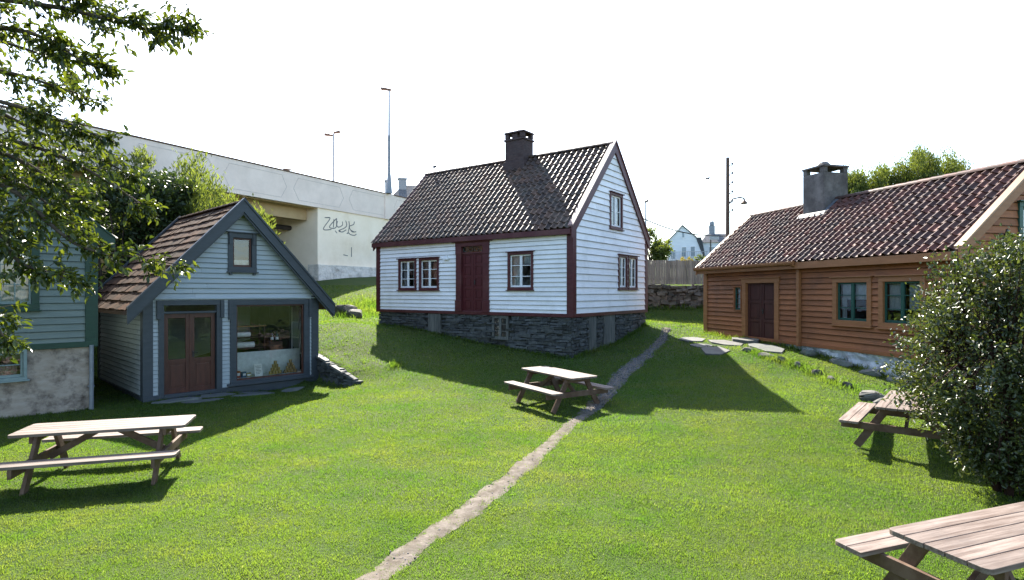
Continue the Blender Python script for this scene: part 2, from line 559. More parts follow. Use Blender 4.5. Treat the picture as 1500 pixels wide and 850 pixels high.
mg, nt, N, L, B = nodes('lawn_soil')
tc = N.new('ShaderNodeTexCoord')
n1 = N.new('ShaderNodeTexNoise'); n1.inputs['Scale'].default_value = 38; n1.inputs['Detail'].default_value = 8
n2 = N.new('ShaderNodeTexNoise'); n2.inputs['Scale'].default_value = .7; n2.inputs['Detail'].default_value = 5
L.new(tc.outputs['Object'], n1.inputs['Vector']); L.new(tc.outputs['Object'], n2.inputs['Vector'])
r1 = ramp(N, [(.3, (.030, .050, .009)), (.7, (.060, .088, .018))])
r2 = ramp(N, [(.35, (.85, 1.0, .8)), (.7, (1.25, 1.05, 1.1))])
L.new(n1.outputs[0], r1.inputs[0]); L.new(n2.outputs[0], r2.inputs[0])
mx = N.new('ShaderNodeMixRGB'); mx.blend_type = 'MULTIPLY'; mx.inputs[0].default_value = 1
L.new(r1.outputs[0], mx.inputs[1]); L.new(r2.outputs[0], mx.inputs[2]); L.new(mx.outputs[0], B.inputs['Base Color'])
B.inputs['Roughness'].default_value = .9; B.inputs['Specular IOR Level'].default_value = .15
bp = N.new('ShaderNodeBump'); bp.inputs['Strength'].default_value = .7; bp.inputs['Distance'].default_value = .03
L.new(n1.outputs[0], bp.inputs['Height']); L.new(bp.outputs[0], B.inputs['Normal'])
ground = npmesh('ground', np.c_[XX.ravel(), YY.ravel(), ZZ], gf, mg, smooth=True)
tag(ground, kind='structure')

# path
PATH = [(-2.9, 2.6, .40), (-1.34, 5.31, .38), (-1.07, 5.94, .34), (-.51, 7.07, .42), (.10, 8.55, .40), (.62, 9.9, .34), (1.09, 11.26, .34), (1.55, 12.2, .42), (1.95, 13.1, .5),
        (2.88, 15.2, .56), (3.58, 16.6, .58), (4.4, 18.2, .5), (5.3, 20, .5), (5.9, 21.5, .34)]


def spline(P, n):
    P = np.array(P, float)
    t = np.linspace(0, len(P) - 1, n)
    out = np.empty((n, P.shape[1]))
    for k, u in enumerate(t):
        i = min(int(u), len(P) - 2)
        f = u - i
        p0, p1, p2, p3 = P[max(i - 1, 0)], P[i], P[i + 1], P[min(i + 2, len(P) - 1)]
        out[k] = .5 * ((2 * p1) + (-p0 + p2) * f + (2 * p0 - 5 * p1 + 4 * p2 - p3) * f * f + (-p0 + 3 * p1 - 3 * p2 + p3) * f ** 3)
    return out


PS = spline(PATH, 260)
tg = np.gradient(PS[:, :2], axis=0)
tg /= np.linalg.norm(tg, axis=1)[:, None]
nrm = np.c_[-tg[:, 1], tg[:, 0]]


def rough1(n, s, seed):
    r_ = np.random.default_rng(seed)
    a = r_.normal(0, 1, n + 40)
    k = np.hanning(s)
    return np.convolve(a, k / k.sum(), 'same')[20:20 + n] * math.sqrt(s) / 1.6


wl = PS[:, 2] * .41 * (1 + .20 * rough1(260, 15, 1) + .05 * rough1(260, 3, 5))
wr = PS[:, 2] * .41 * (1 + .20 * rough1(260, 15, 2) + .05 * rough1(260, 3, 6))
wl, wr = np.maximum(wl, .05), np.maximum(wr, .05)
cols = np.linspace(-1, 1, 7)
pv = []
for c in cols:
    off = np.where(c < 0, c * wr, c * wl)
    xy = PS[:, :2] + nrm * off[:, None]
    z = gz(xy[:, 0], xy[:, 1]) + .014 - .012 * abs(c) ** 3 + .004 * rough1(260, 3, int(20 + c * 9))
    pv.append(np.c_[xy, z])
pv = np.array(pv).transpose(1, 0, 2).reshape(-1, 3)
pi_ = np.arange(260 * 7).reshape(260, 7)
pf = np.stack([pi_[:-1, 1:], pi_[:-1, :-1], pi_[1:, :-1], pi_[1:, 1:]], -1).reshape(-1, 4)
tag(npmesh('path', pv, pf, M['dirt'], smooth=True), kind='structure')
# loose gravel on the upper half of the path
mb = MB()
for i in range(1500):
    k = int(rng.integers(150, 256)) if i < 1300 else int(rng.integers(10, 256))
    o = rng.uniform(-1, 1)
    xy = PS[k, :2] + nrm[k] * (o * (wl[k] if o > 0 else wr[k])) + rng.normal(0, .03, 2)
    s = rng.uniform(.012, .034) * (1 if i < 1300 else .5)
    z = g1(*xy) + .012
    mb.rnd = rng.random()
    a = rng.random() * 6.28
    ring = [(xy[0] + s * math.cos(a + t * 1.257) * rng.uniform(.7, 1.2), xy[1] + s * math.sin(a + t * 1.257) * rng.uniform(.7, 1.2)) for t in range(5)]
    vv = [(x, y, z - .006) for x, y in ring] + [(xy[0] + (x - xy[0]) * .6, xy[1] + (y - xy[1]) * .6, z + s * .55) for x, y in ring]
    mb.mesh(vv, [(5, 6, 7, 8, 9)] + [(t, (t + 1) % 5, 5 + (t + 1) % 5, 5 + t) for t in range(5)])
tag(mb.build('path_gravel', M['gravel']), kind='stuff')


# ------------------------------------------------------------------ house building blocks
def siding(mb, o, ex, n, length, z0, z1, pitch, openings=(), rake=None, lip=.030, seed=0, back=.03, edge=.009):
    r_ = random.Random(seed)
    o, ex, n = Vector(o), Vector(ex), Vector(n)
    P = lambda x, z, off: o + ex * x + Vector((0, 0, z)) + n * off
    rk = rake or (lambda z: (0.0, length))
    a = z0
    while a < z1 - .01:
        b = min(a + pitch, z1)
        cuts = sorted({a, b} | {q for op in openings for q in (op[2], op[3]) if a + .004 < q < b - .004})
        row = r_.uniform(-.003, .003)
        joint = r_.uniform(.15, .85) * length
        ra, rb = r_.random(), r_.random()
        for c, d in zip(cuts, cuts[1:]):
            lo, hi = rk(c), rk(d)
            segs = [(lo[0], lo[1])]
            for op in openings:
                if op[2] <= c + .005 and op[3] >= d - .005:
                    ns = []
                    for s, e in segs:
                        if op[1] <= s or op[0] >= e:
                            ns.append((s, e))
                        else:
                            if op[0] > s:
                                ns.append((s, op[0]))
                            if op[1] < e:
                                ns.append((op[1], e))
                    segs = ns
            ns = []
            for s, e in segs:
                if s < joint < e and e - s > 1.5:
                    ns += [(s, joint - .0015), (joint + .0015, e)]
                else:
                    ns.append((s, e))
            oc = back + (lip + row) * (1 - (c - a) / pitch)
            od = back + (lip + row) * (1 - (d - a) / pitch)
            for s, e in ns:
                s2 = hi[0] if abs(s - lo[0]) < 1e-6 else max(s, hi[0])
                e2 = hi[1] if abs(e - lo[1]) < 1e-6 else min(e, hi[1])
                mb.rnd = ra if s < joint else rb
                if e2 <= s2 + 1e-4:
                    e2 = s2 = (e2 + s2) / 2
                    mb.face([P(s, c, oc), P(e, c, oc), P(e2, d, od)])
                else:
                    mb.face([P(s, c, oc), P(e, c, oc), P(e2, d, od), P(s2, d, od)])
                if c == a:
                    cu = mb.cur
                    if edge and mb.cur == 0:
                        mb.cur = 2              # lap shadow and drip-edge grime painted as a dark strip
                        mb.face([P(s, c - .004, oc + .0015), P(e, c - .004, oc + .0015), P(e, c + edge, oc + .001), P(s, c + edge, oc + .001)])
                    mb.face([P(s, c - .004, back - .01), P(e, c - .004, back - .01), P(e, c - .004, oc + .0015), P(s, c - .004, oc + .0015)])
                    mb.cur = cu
        a = b


def backing(mb, o, ex, n, length, z0, z1, openings=(), rake=None):
    """inner wall skin, with the same openings, a little behind the boards"""
    siding(mb, o, ex, n, length, z0, z1, .35, openings, rake, lip=.0, back=-.03)


def tiles(mb, p0, ex, es, length, slen, tw, tl, A=.045, prof='s', seed=0, nu=11, lift=.036):
    r_ = random.Random(seed)
    p0, ex, es = Vector(p0), Vector(ex).normalized(), Vector(es).normalized()
    n = ex.cross(es)
    nc, nr = max(1, round(length / tw)), max(1, round(slen / tl))
    tw, tl = length / nc, slen / nr

    def h(u):
        if prof == 's':
            q = (u - .26) / .21
            roll = math.exp(-q * q * 1.15)
            return A * (roll + .16 * (u - .6) ** 2)
        return 0
    for r in range(nr):
        c = 0.0
        s0 = r * tl
        x = 0.0
        stag = (r % 2) * tw * .5 if prof == 'flat' else 0
        ci = 0
        while x < length - .01:
            wdt = tw if prof == 's' else tw * r_.uniform(.6, 1.35)
            if prof == 'flat' and ci == 0:
                wdt = tw * .5 + stag
            x1 = min(x + wdt, length)
            mb.rnd = r_.random()
            ds = r_.gauss(0, .016) if prof == 's' else r_.uniform(-.03, .02)
            dz = r_.uniform(0, .014)
            tilt = r_.uniform(-.016, .016)
            s1 = min(s0 + tl * 1.22, slen)
            vs_ = []
            m = nu if prof == 's' else 2
            for j in range(m):
                u = j / (m - 1)
                hh = h(u) + dz + tilt * (u - .5)
                xx = x + (x1 - x) * u * (1.04 if prof == 's' else .985)
                b0 = p0 + ex * xx + es * (s0 + ds)
                vs_ += [b0 + n * (hh + lift - .022), b0 + n * (hh + lift), p0 + ex * xx + es * s1 + n * (hh - .002)]
            fs = []
            for j in range(m - 1):
                a, b = j * 3, j * 3 + 3
                fs += [(a, b, b + 1, a + 1), (a + 1, b + 1, b + 2, a + 2)]
            fs += [(0, 1, 2), (3 * m - 3, 3 * m - 1, 3 * m - 2)]
            mb.mesh(vs_, fs)
            x = x1
            ci += 1


def ridge_tiles(mb, p, q, r=.11, tl=.36, seed=0):
    r_ = random.Random(seed)
    p, q = Vector(p), Vector(q)
    n = max(1, round((q - p).length / tl))
    d = (q - p).normalized()
    s = d.cross(Vector((0, 0, 1))).normalized()
    for i in range(n):
        a = p + (q - p) * (i / n)
        b = p + (q - p) * ((i + 1.12) / n)
        mb.rnd = r_.random()
        vs_ = []
        for k in range(8):
            t = math.pi * k / 7
            for pt, rr in ((a, r * 1.08), (b, r * .94)):
                vs_.append(pt + s * (rr * math.cos(t)) + Vector((0, 0, rr * .85 * math.sin(t) + r_.uniform(0, .004))))
        mb.mesh(vs_, [(2 * k, 2 * k + 1, 2 * k + 3, 2 * k + 2) for k in range(7)] + [tuple(range(0, 16, 2)), tuple(range(15, 0, -2))])


def stones(mb, o, ex, n, length, bot, top, sh=(.06, .14), sw=(.15, .5), depth=.12, seed=0, skip=(), jit=.02, prot=.05):
    """dry stone face: bot(x), top(x) heights; skip: (x0,x1) gaps"""
    r_ = random.Random(seed)
    o, ex, n = Vector(o), Vector(ex), Vector(n)
    up = Vector((0, 0, 1))
    zmin = min(bot(0), bot(length), bot(length / 2)) - .15
    zmax = max(top(0), top(length), top(length / 2))
    z = zmin
    while z < zmax - .01:
        hh = r_.uniform(*sh)
        x = r_.uniform(-.2, 0)
        while x < length:
            ww = r_.uniform(*sw)
            x0, x1 = max(x, 0), min(x + ww, length)
            x += ww
            if x1 - x0 < .03:
                continue
            mid = (x0 + x1) / 2
            z1 = min(z + hh * r_.uniform(.85, 1.08), top(mid))
            if z1 - z < .02 or z1 < bot(mid) - .25:
                continue
            if any(a < mid < b and z < t for a, b, t in skip):
                continue
            pr = r_.uniform(0, prot)
            mb.rnd = r_.random()
            J = lambda k=jit: r_.uniform(-k, k)
            g = .004
            pts = []
            for zz in (z + g, z1 - g):
                pts += [o + ex * (x0 + g + J(.008)) + n * (pr + J()) + up * (zz + J()), o + ex * (x1 - g + J(.008)) + n * (pr + J()) + up * (zz + J()),
                        o + ex * (x1 - g) - n * depth + up * zz, o + ex * (x0 + g) - n * depth + up * zz]
            # order for hexa: bottom ring ccw seen from outside-up
            mb.hexa(pts)
            # rough extra bulge on the front
        z += hh


def window(parent, x, z, wd, h, pos, rz, casing, sash, cw=.09, cols=2, rows=3, double=True, header=True, glass='glass',
           curtain=None, name='window', proud=.08, sill=True, mull=None, halves=True, label=None):
    """window local: x right, -y outwards, z up, origin at opening centre"""
    mb = MB()
    p = proud
    mb.box(-wd / 2 - cw, -wd / 2, -p, .05, -h / 2, h / 2)
    mb.box(wd / 2, wd / 2 + cw, -p, .05, -h / 2, h / 2)
    mb.box(-wd / 2 - cw, wd / 2 + cw, -p - .004, .05, h / 2, h / 2 + cw)
    mb.box(-wd / 2 - cw - .004, wd / 2 + cw + .004, -p - .006, .05, -h / 2 - cw, -h / 2)
    if header:
        mb.box(-wd / 2 - cw - .05, wd / 2 + cw + .05, -p - .06, .02, h / 2 + cw, h / 2 + cw + .028)
    if sill:
        mb.box(-wd / 2 - cw - .04, wd / 2 + cw + .04, -p - .05, .02, -h / 2 - cw - .03, -h / 2 - cw)
    wo = mb.build(name, casing, parent, bevel=.004, loc=pos, rz=rz)
    if label:
        wo['label'] = label
    s = MB()
    fw = .045
    hv = 2 if double else 1
    for k in range(hv):
        a = -wd / 2 + wd / hv * k
        b = a + wd / hv
        y0, y1 = -.02, .02
        s.box(a + .002, a + fw, y0, y1, -h / 2, h / 2)
        s.box(b - fw, b - .002, y0, y1, -h / 2, h / 2)
        s.box(a + fw, b - fw, y0 + .002, y1, h / 2 - fw, h / 2 - .001)
        s.box(a + fw, b - fw, y0 + .002, y1, -h / 2 + .001, -h / 2 + fw + .015)
        c_ = max(1, cols // hv)
        for j in range(1, c_):
            xx = a + (b - a) * j / c_
            s.box(xx - .011, xx + .011, y0 + .004, y1 - .004, -h / 2 + fw, h / 2 - fw)
        for j in range(1, rows):
            zz = -h / 2 + h * j / rows
            s.box(a + fw, b - fw, y0 + .005, y1 - .005, zz - .011, zz + .011)
    if mull and double:
        s.box(-.04, .04, -.03, .0, -h / 2, h / 2)
    s.build('sash', sash, wo, bevel=.003)
    g = MB()
    g.face([(-wd / 2 + .02, .008, -h / 2 + .02), (wd / 2 - .02, .008, -h / 2 + .02), (wd / 2 - .02, .008, h / 2 - .02), (-wd / 2 + .02, .008, h / 2 - .02)])
    g.build('pane', M[glass], wo)
    if curtain:
        for (f0, f1, z0, z1, key) in curtain:
            c = MB()
            nseg = 26
            top, bot = [], []
            for j in range(nseg + 1):
                xx = -wd / 2 + wd * (f0 + (f1 - f0) * j / nseg)
                yy = .10 + .018 * math.sin(j * 1.9) + .006 * math.sin(j * .7)
                top.append((xx, yy, -h / 2 + h * z1))
                bot.append((xx + .01 * math.sin(j * .5), yy * 1.02, -h / 2 + h * z0))
            c.mesh(top + bot, [(j, nseg + 1 + j, nseg + 2 + j, j + 1) for j in range(nseg)])
            c.build('curtain', M[key], wo, smooth=True)
    return wo


def panel_door(parent, x0, x1, z0, z1, y, mat, leaves=2, panels=4, glassz=None, name='door', handle=True, glass='glass'):
    mb = MB()
    lw = (x1 - x0) / leaves
    gl = MB()
    for k in range(leaves):
        a, b = x0 + lw * k + .004, x0 + lw * (k + 1) - .004
        st = .10 if leaves > 1 else .11
        st = min(st, lw * .24)
        mb.box(a, a + st, y, y + .045, z0, z1)
        mb.box(b - st, b, y, y + .045, z0, z1)
        if glassz:
            mb.box(a + st, b - st, y + .003, y + .045, z0, z0 + .14)
            mb.box(a + st, b - st, y + .003, y + .045, glassz - .1, glassz)
            mb.box(a + st, b - st, y + .003, y + .045, z1 - .12, z1)
            mb.box(a + st, b - st, y + .02, y + .04, z0 + .14, glassz - .1)
            mb.box(a + st + .05, b - st - .05, y + .008, y + .03, z0 + .2, glassz - .16)
            gl.face([(a + st - .01, y + .02, glassz - .02), (b - st + .01, y + .02, glassz - .02), (b - st + .01, y + .02, z1 - .1), (a + st - .01, y + .02, z1 - .1)])
        else:
            ph = (z1 - z0) / panels
            for j in range(panels + 1):
                zz = z0 + ph * j
                mb.box(a + st, b - st, y + .003, y + .045, max(z0, zz - .045), min(z1, zz + .045))
            for j in range(panels):
                q0, q1 = z0 + ph * j + .045, z0 + ph * (j + 1) - .045
                mb.box(a + st, b - st, y + .024, y + .04, q0, q1)
                mb.box(a + st + .03, b - st - .03, y + .010, y + .03, q0 + .035, q1 - .035)
    if leaves == 2:
        m = (x0 + x1) / 2
        mb.box(m - .022, m + .022, y - .014, y + .02, z0 + .01, z1 - .005)
    d = mb.build(name, mat, parent, bevel=.004)
    if glassz:
        gl.build('pane', M[glass], d)
    if handle:
        hb = MB()
        hx = (x0 + x1) / 2 + (.07 if leaves == 2 else lw / 2 - .08)
        hz = z0 + min(1.0, (z1 - z0) * .5)
        hb.box(hx - .02, hx + .02, y - .02, y - .003, hz - .08, hz + .08)
        hb.tube([(hx, y - .02, hz + .03), (hx, y - .055, hz + .03), (hx + .1, y - .06, hz + .03)], .009, n=8)
        hb.build('handle', M['dark_metal'], d)
    return d


def rake_boards(root, mat, cap, x_face, thick, W, zlow, zapex, yo, bw, name='rake_board', axis_='x', capw=.16, captop=.035, capmat=None):
    """barge boards on the gable plane. axis_='x': gable plane normal is x (ridge runs along x). yo = eave overhang; W = house depth"""
    def V(a, z, t):
        return (t, a, z) if axis_ == 'x' else (a, t, z)
    sl = (zapex - zlow) / (W / 2 + yo)
    dv = bw / math.cos(math.atan(sl))
    for side in (0, 1):
        y0 = -yo if side == 0 else W + yo
        mb = MB()
        poly = [V(y0, zlow - dv, x_face), V(W / 2, zapex - dv, x_face), V(W / 2, zapex, x_face), V(y0, zlow, x_face)]
        ext = Vector(V(0, 0, thick))
        mb.prism(poly, ext)
        rb = mb.build(name, mat, root)
        mb = MB()
        t0 = x_face + thick + (.035 if thick > 0 else -.035)
        dz = captop / math.cos(math.atan(sl))
        poly = [V(y0, zlow + .002, t0), V(W / 2, zapex + .002, t0), V(W / 2, zapex + dz, t0), V(y0, zlow + dz, t0)]
        mb.prism(poly, Vector(V(0, 0, -capw if thick > 0 else capw)))
        mb.build('rake_cap', capmat or mat, rb)


def corner_boards(root, mat, L_, W_, z0, z1, cw=.13, t=.072, which='frl'):
    for bx in (((L_ - cw, L_ + t, -t, -.0), (L_, L_ + t + .002, 0, cw)), ((-t, cw, -t, 0), (-t - .002, 0, 0, cw)),
               ((L_, L_ + t, W_ - cw, W_ + t),), ((-t, 0, W_ - cw, W_ + t),)):
        mb = MB()
        for q in bx:
            mb.box(*q, z0, z1)
        mb.build('corner_board', mat, root, bevel=.004)


def interior(root, L_, W_, z0, z1, mat, name='interior_floor'):
    mb = MB()
    mb.box(.02, L_ - .02, .02, W_ - .02, z0 - .04, z0)
    mb.build(name, mat, root)


# ================================================================== WHITE HOUSE
RZ = math.atan2(-.587, .809)
WX = Vector((math.cos(RZ), math.sin(RZ)))
WY = Vector((-math.sin(RZ), math.cos(RZ)))
WL, WW = 8.9, 5.7
wo = Vector((1.855, 17.5)) - WX * WL
wh = thing('wooden_house', 'white clapboard house with oxblood red trim and door on a dark slate foundation', 'house', (wo.x, wo.y, 0), RZ)
Z0, Z1, ZA = 1.985, 4.72, 7.72
SLW = (ZA - Z1) / (WW / 2)
fo = [(1.30, 2.10, 2.86, 3.88), (2.42, 3.26, 2.86, 3.88), (4.38, 5.55, 2.0, 4.36), (6.56, 7.41, 2.86, 3.93)]
go = [(2.58, 3.42, 4.99, 6.07), (3.24, 3.84, 2.87, 3.95), (4.06, 4.72, 2.87, 3.95)]
mb = MB()
siding(mb, (0, 0, 0), (1, 0, 0), (0, -1, 0), WL, Z0, Z1 - .02, .147, fo, seed=1)
wrk = lambda z: (max(0, (z - Z1) / SLW), WW - max(0, (z - Z1) / SLW))
siding(mb, (WL, 0, 0), (0, 1, 0), (1, 0, 0), WW, Z0, ZA - .05, .215, go, rake=wrk, seed=2)
siding(mb, (0, WW, 0), (0, -1, 0), (-1, 0, 0), WW, Z0, ZA - .05, .215, (), rake=wrk, seed=3)
siding(mb, (WL, WW, 0), (-1, 0, 0), (0, 1, 0), WL, Z0, Z1 - .02, .16, (), seed=4)
mb.cur = 1
backing(mb, (0, 0, 0), (1, 0, 0), (0, -1, 0), WL, Z0, Z1 - .02, fo)
backing(mb, (WL, 0, 0), (0, 1, 0), (1, 0, 0), WW, Z0, ZA - .05, go, rake=wrk)
mb.box(.1, WL - .1, .1, WW - .1, Z0 + .1, Z0 + .16)
mb.box(.1, WL - .1, .1, WW - .1, 4.55, 4.6)
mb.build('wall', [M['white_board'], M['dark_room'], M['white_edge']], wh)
# roof
th = math.atan(SLW)
cs, sn = math.cos(th), math.sin(th)
OV = .20                                          # eave overhang (horizontal)
ze = Z1 - OV * SLW + .13
sl_len = (WW / 2 + OV) / cs
mb = MB()
XL0, XL1 = -.16, WL + .03
tiles(mb, (XL0, -OV, ze), (1, 0, 0), (0, cs, sn), XL1 - XL0, sl_len, .232, .285, A=.074, seed=11)
tiles(mb, (XL1, WW + OV, ze), (-1, 0, 0), (0, -cs, sn), XL1 - XL0, sl_len, .232, .285, A=.07, seed=12)
zr = ze + sl_len * sn
ridge_tiles(mb, (XL0, WW / 2, zr + .02), (XL1 - .05, WW / 2, zr + .02), .12, .36, 3)
mb.cur = 1
for s, y0 in ((1, -OV), (-1, WW + OV)):
    a, b = Vector((XL0, y0, ze - .03)), Vector((XL0, WW / 2, zr - .03))
    mb.prism([a, b, b - Vector((0, 0, .07)), a - Vector((0, 0, .07))], (XL1 - XL0, 0, 0))
roof = mb.build('roof', [M['slate_tile'], M['roof_wood']], wh)
# eave fascia + frieze
mb = MB()
mb.box(XL0, WL + .06, -OV - .03, -OV + .01, ze - .16, ze + .005)
mb.box(XL0, WL + .06, -OV + .01, -.03, ze - .165, ze - .145)
mb.build('fascia', M['red_trim'], wh, bevel=.004)
rake_boards(wh, M['red_trim'], None, WL + .064, .05, WW, ze + .07, zr + .11, OV, .26, capw=.19, capmat=M['red_cap'])
rake_boards(wh, M['red_trim'], None, -.064, -.05, WW, ze + .02, zr + .06, OV, .22, capw=.17)
corner_boards(wh, M['red_trim'], WL, WW, Z0 - .05, Z1 - .06, .15)
mb = MB()
mb.box(-.07, WL + .075, -.075, -.0, Z0 - .07, Z0 + .04)
mb.box(WL, WL + .078, 0, WW + .05, Z0 - .072, Z0 + .042)
mb.box(-.072, 0, 0, WW + .05, Z0 - .072, Z0 + .042)
mb.build('sill_board', M['red_trim'], wh, bevel=.004)
# windows
lace = [(.05, .30, .04, .97, 'curtain'), (.70, .95, .04, .97, 'curtain')]
redc = [(.06, .42, .04, .97, 'red_curtain'), (.60, .94, .3, .97, 'red_curtain')]
window(wh, 0, 0, .80, 1.02, (1.70, 0, 3.37), 0, M['red_trim'], M['white_frame'], .085, 2, 3, curtain=lace + [(.34, .66, .5, .96, 'red_curtain')])
window(wh, 0, 0, .84, 1.02, (2.84, 0, 3.37), 0, M['red_trim'], M['white_frame'], .085, 2, 3, curtain=redc)
window(wh, 0, 0, .85, 1.07, (6.985, 0, 3.395), 0, M['red_trim'], M['white_frame'], .085, 2, 3, curtain=[(.03, .46, .03, .97, 'curtain'), (.54, .97, .72, .97, 'curtain')])
window(wh, 0, 0, .84, 1.08, (WL, 3.0, 5.53), R(90), M['red_trim'], M['white_frame'], .085, 2, 2, curtain=[(.05, .42, .25, .97, 'curtain'), (.6, .95, .25, .97, 'curtain')])
window(wh, 0, 0, .60, 1.08, (WL, 3.54, 3.41), R(90), M['red_trim'], M['white_frame'], .075, 2, 3, curtain=[(.1, .9, .04, .96, 'curtain')])
window(wh, 0, 0, .66, 1.08, (WL, 4.39, 3.41), R(90), M['red_trim'], M['white_frame'], .075, 2, 3, curtain=[(.1, .9, .04, .96, 'curtain')])
# door with frame and transom
mb = MB()
for a, b in ((4.19, 4.44), (5.43, 5.68)):
    mb.box(a, b, -.085, .06, Z0 + .02, 4.30)
    mb.box(a - .02, b + .02, -.11, .0, Z0 + .02, Z0 + .42)
    mb.box(a - .01, b + .01, -.10, .0, 4.02, 4.30)
mb.box(4.17, 5.70, -.10, .06, 4.30, 4.45)
mb.box(4.06, 5.81, -.17, .02, 4.45, 4.485)
mb.box(4.44, 5.43, -.03, .06, 4.04, 4.10)
mb.box(4.44, 5.43, -.07, .06, Z0 + .0, Z0 + .06)
df = mb.build('door_frame', M['red_trim'], wh, bevel=.005)
mb = MB()
mb.face([(4.44, .03, 4.10), (5.43, .03, 4.10), (5.43, .03, 4.30), (4.44, .03, 4.30)])
tr = mb.build('transom_pane', M['glass'], df)
mb = MB()
for k in range(4):
    cx = 4.56 + .25 * k
    mb.tube([(cx + .09 * math.cos(t), .015, 4.2 + .07 * math.sin(t)) for t in np.linspace(0, 6.28, 13)], .008, n=5)
mb.build('transom_tracery', M['grey_plank'], df)
panel_door(wh, 4.44, 5.43, Z0 + .06, 4.04, .0, M['red_door'], 2, 5)
# chimney (part of the roof)
mb = MB()
cx, cw_, cdp = WL - 3.93, .50, .37
cy = WW / 2 - .12
mb.box(cx - cw_, cx + cw_, cy - cdp - .02, cy + cdp + .02, ze + 2.2, 7.72)
mb.box(cx - cw_ + .07, cx + cw_ - .07, cy - cdp + .03, cy + cdp - .03, 7.7, 8.62)
mb.box(cx - cw_ + .03, cx + cw_ - .03, cy - cdp - .01, cy + cdp + .01, 8.52, 8.60)
for sx in (-1, 1):
    for sy in (-1, 1):
        mb.box(cx + sx * (cw_ - .15) - .09, cx + sx * (cw_ - .15) + .09, cy + sy * (cdp - .10) - .07, cy + sy * (cdp - .10) + .07, 8.62, 8.80)
mb.box(cx - .12, cx + .12, cy - cdp + .06, cy + cdp - .06, 8.62, 8.79)
mb.box(cx - cw_ + .03, cx + cw_ - .03, cy - cdp, cy + cdp, 8.80, 8.87)
mb.lathe([(.16, 8.87), (.15, 8.93), (.06, 8.99)], 10, (cx, cy, 0))
mb.build('chimney', M['chimney_dark'], roof, bevel=.015)
# foundation
mb = MB()
hv = lambda x: float(gz([(wo + WX * x).x], [(wo + WX * x).y])[0])
gv = lambda y: float(gz([(wo + WX * WL + WY * y).x], [(wo + WX * WL + WY * y).y])[0])
stones(mb, (.02, .0, 0), (1, 0, 0), (0, -1, 0), WL - .04, lambda x: hv(x), lambda x: Z0 - .075, (.05, .13), (.14, .55), .2, 5, skip=[(2.72, 3.46, 9), (5.74, 6.50, 9)], prot=.055)
stones(mb, (WL, .02, 0), (0, 1, 0), (1, 0, 0), WW - .04, lambda x: gv(x), lambda x: Z0 - .075, (.05, .13), (.12, .42), .2, 6, skip=[(1.0, 1.58, 9), (2.06, 3.0, 9)], prot=.055)
mb.rnd = .1
mb.box(.08, WL - .08, .10, .3, .2, Z0 - .08)
mb.box(WL - .3, WL - .08, .10, WW - .1, .2, Z0 - .08)
mb.box(0, .3, .1, WW, .8, Z0 - .08)
mb.build('foundation', M['slate_stone'], wh, bevel=.008)
window(wh, 0, 0, .60, .72, (6.12, .0, 1.50), 0, M['grey_plank'], M['grey_plank'], .045, 2, 3, header=False, sill=False, proud=.03, name='basement_window', double=True)
for nm, a, b, side, zz in (('hatch', 2.78, 3.40, 'f', 1.10), ('basement_door', 1.03, 1.55, 'g', .62), ('basement_door', 2.10, 2.96, 'g', .75)):
    mb = MB()
    k = max(3, round((b - a) / .15))
    for j in range(k):
        mb.rnd = random.random()
        q0, q1 = a + (b - a) * j / k + .003, a + (b - a) * (j + 1) / k - .003
        if side == 'f':
            mb.box(q0, q1, -.04 - .008 * random.random(), .02, zz, Z0 - .08)
        else:
            mb.box(WL - .02, WL + .035 + .008 * random.random(), q0, q1, zz, Z0 - .08)
    mb.build(nm, M['grey_plank'], wh)
mb = MB()
mb.box(3.62, 3.84, -.16, -.05, 3.86, 3.93)
mb.box(3.68, 3.78, -.10, -.04, 3.90, 4.02)
mb.build('porch_light', M['white_frame'], wh, bevel=.01)
# little weathervane at the left end of the ridge
mb = MB()
mb.tube([(.35, WW / 2, zr + .08), (.35, WW / 2, zr + .42)], .012, n=6)
mb.bar((.25, WW / 2, zr + .34), (.47, WW / 2, zr + .34), .10, .012, (0, 1, 0))
mb.build('weathervane', M['dark_metal'], wh)

# ================================================================== SHOP
SR = math.atan2(.729, .685)
SX = Vector((math.cos(SR), math.sin(SR)))
SY = Vector((-math.sin(SR), math.cos(SR)))
SL, SW = 4.48, 4.75
sorg = Vector((-9.06, 14.0))
shop = thing('shop', 'small pale blue gabled shop with slate blue trim and large display window', 'shop', (sorg.x, sorg.y, 0), SR)
SZ0, SZ1, SZA = .12, 2.62, 5.02
SLS = (SZA - SZ1) / (SL / 2)
so_ = [(.388, 1.632, .05, 2.36), (2.14, 4.08, .27, 2.34), (2.03, 2.58, 3.37, 4.22)]
sr_ = [(.45, 1.55, .75, 2.25)]
srk = lambda z: (max(0, (z - SZ1) / SLS), SL - max(0, (z - SZ1) / SLS))
mb = MB()
siding(mb, (0, 0, 0), (1, 0, 0), (0, -1, 0), SL, SZ0, 2.53, .105, so_, seed=21, lip=.022, edge=.006)
siding(mb, (0, 0, 0), (1, 0, 0), (0, -1, 0), SL, 2.53, SZA - .05, .135, so_, rake=srk, seed=22, lip=.024)
siding(mb, (SL, SW, 0), (-1, 0, 0), (0, 1, 0), SL, SZ0, SZA - .05, .15, (), rake=srk, seed=23)
siding(mb, (0, SW, 0), (0, -1, 0), (-1, 0, 0), SW, SZ0, SZ1, .125, (), seed=24, lip=.026)
siding(mb, (SL, 0, 0), (0, 1, 0), (1, 0, 0), SW, SZ0, SZ1, .125, sr_, seed=25, lip=.018)
mb.cur = 1
backing(mb, (0, 0, 0), (1, 0, 0), (0, -1, 0), SL, SZ0, SZA - .05, so_, rake=srk)
backing(mb, (SL, 0, 0), (0, 1, 0), (1, 0, 0), SW, SZ0, SZ1, sr_)
